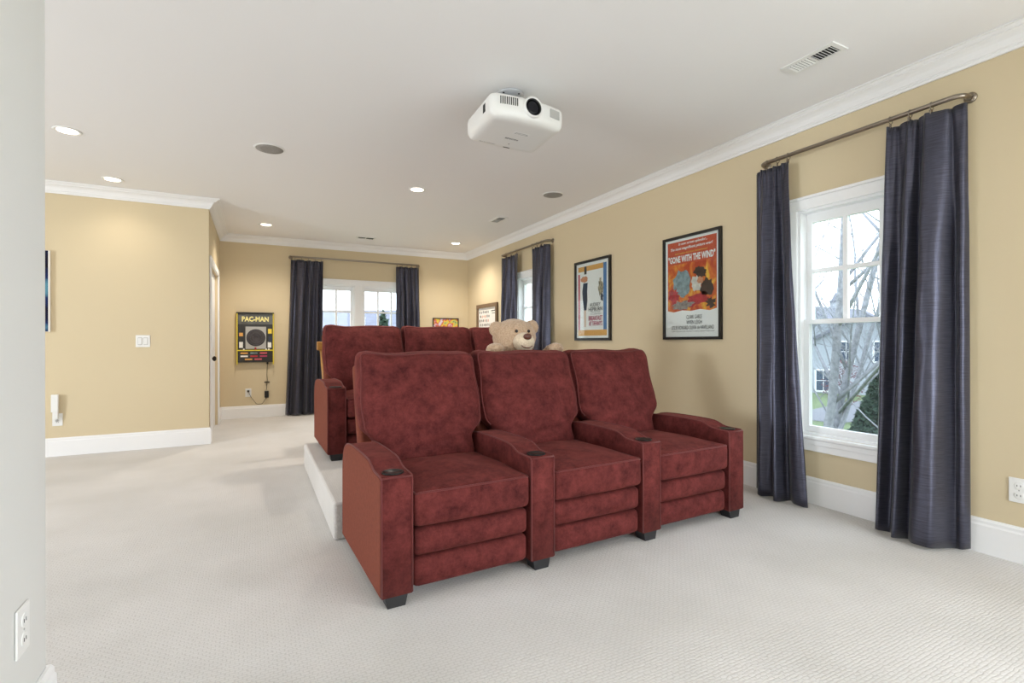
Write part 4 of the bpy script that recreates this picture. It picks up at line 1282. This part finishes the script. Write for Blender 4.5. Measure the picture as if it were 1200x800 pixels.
def branching(seed, start, direction, length, radius, levels, spread_, kids, droop=0.0):
    rnd = random.Random(seed)
    V, F_ = [], []
    def grow(p, d, L_, r, lev):
        n = 7 if lev == levels else 5
        pts, rad = [p.copy()], [r]
        dd = d.copy(); q = p.copy()
        for i in range(n):
            dd = (dd+Vector((rnd.uniform(-1, 1), rnd.uniform(-1, 1), rnd.uniform(-0.6, 1.0)))*0.11).normalized()
            q = q+dd*(L_/n); pts.append(q.copy()); rad.append(r*(1-0.62*(i+1)/n))
        v, f = tube_mesh(pts, r, 7 if lev >= levels-1 else 4, False, rad)
        o = len(V); V.extend(v); F_.extend([tuple(i+o for i in x) for x in f])
        if lev == 0: return
        for k in range(kids):
            t = rnd.uniform(0.25, 0.98); i = min(n-1, int(t*n))
            base = pts[i].lerp(pts[i+1], t*n-i)
            ax = Vector((rnd.uniform(-1, 1), rnd.uniform(-1, 1), rnd.uniform(-0.2, 0.6))).normalized()
            nd = (dd*0.6+ax*spread_+Vector((0, 0, 0.15-droop))).normalized()
            grow(base, nd, L_*rnd.uniform(0.38, 0.62), rad[i]*rnd.uniform(0.38, 0.55), lev-1)
    grow(Vector(start), Vector(direction).normalized(), length, radius, levels)
    return V, F_

def bare_tree(label, px, d, stems, seed, group='bare birch trees'):
    c = at(px, None, d)
    t = thing('birch_tree', label, 'tree', (c.x, c.y, GZ), 0, group)
    for i, (dr_, L_, r_) in enumerate(stems):
        world_d = _R*dr_[0]+_F*dr_[1]*1.0+Vector((0, 0, dr_[2]))
        V, F_ = branching(seed+i*7, (_R*(0.12*i)), world_d, L_, r_, 4 if i < 3 else 3, 0.85, 7)
        mesh_obj('stem', V, F_, M['bark'], t, smooth=True)
    return t
bare_tree('bare multi-stemmed birch just outside the window between the widest curtains', 952, 11.0,
          [((0.17, 0.0, 1.0), 9.5, 0.11), ((0.26, 0.05, 1.0), 9.5, 0.09), ((0.08, 0.1, 1.0), 7.5, 0.06), ((0.75, -0.05, 0.95), 6.5, 0.05)], 12)
bare_tree('bare birch outside behind the curtain next to the orange poster', 880, 21.0, [((0.1, 0.1, 1.0), 8.0, 0.11), ((-0.3, 0.1, 1.0), 7.0, 0.08)], 77)
bare_tree('slender bare birch beyond the road', 1040, 26.0, [((0.14, 0.1, 1.0), 9.0, 0.12), ((-0.45, 0.1, 0.9), 7.0, 0.09)], 31)

def leafy(name, label, c, h, r, n, size, mat, seed, cat, conical, trunk=True, group=None):
    t = thing(name, label, cat, (c.x, c.y, GZ), 0, group)
    rnd = random.Random(seed); V, F_ = [], []
    for i in range(n):
        if conical:
            z = h*(1-math.sqrt(rnd.random()))*0.97+0.05*h; rr = r*(1-z/h)*math.sqrt(rnd.uniform(0.35, 1)); 
        else:
            a_ = rnd.uniform(-1, 1); z = h*0.62+h*0.36*a_; rr = r*math.sqrt(max(0, 1-a_*a_))*math.sqrt(rnd.uniform(0.15, 1))
        a = rnd.uniform(0, 2*PI)
        p_ = Vector((rr*math.cos(a), rr*math.sin(a), z))
        u1 = Vector((rnd.uniform(-1, 1), rnd.uniform(-1, 1), rnd.uniform(-1, 1))).normalized(); u2 = u1.orthogonal().normalized()
        s = size*rnd.uniform(0.6, 1.3); o = len(V)
        V += [p_-u1*s, p_+u2*s*0.45, p_+u1*s, p_-u2*s*0.45]; F_.append((o, o+1, o+2, o+3))
    f = mesh_obj('foliage', V, F_, mat, t); f['kind'] = 'stuff'
    tube('trunk', [(0, 0, 0), (0.03, 0, h*0.4), (0, 0.03, h*0.85)], 0.06, M['twig'], t, 7, radii=[0.03*h**0.5+0.03, 0.04, 0.015])
    if not conical:
        V, F_ = branching(seed, (0, 0, h*0.3), (0.1, 0, 1), h*0.6, 0.045, 2, 1.0, 6)
        mesh_obj('branches', V, F_, M['twig'], t)
    return t
leafy('small_tree', 'small tree with sparse dull red leaves on the lawn', at(988, None, 25), 3.2, 0.95, 900, 0.06, M['redleaf'], 3, 'tree', False)
leafy('evergreen_shrub', 'dense dark green conical evergreen below the window', at(1028, None, 18), 3.0, 1.2, 5000, 0.11, M['green'], 5, 'shrub', True)
leafy('evergreen_tree', 'hazy blue-green evergreen seen through the twin window', at(449, None, 24), 5.6, 1.9, 4000, 0.16, M['green'], 9, 'tree', True)
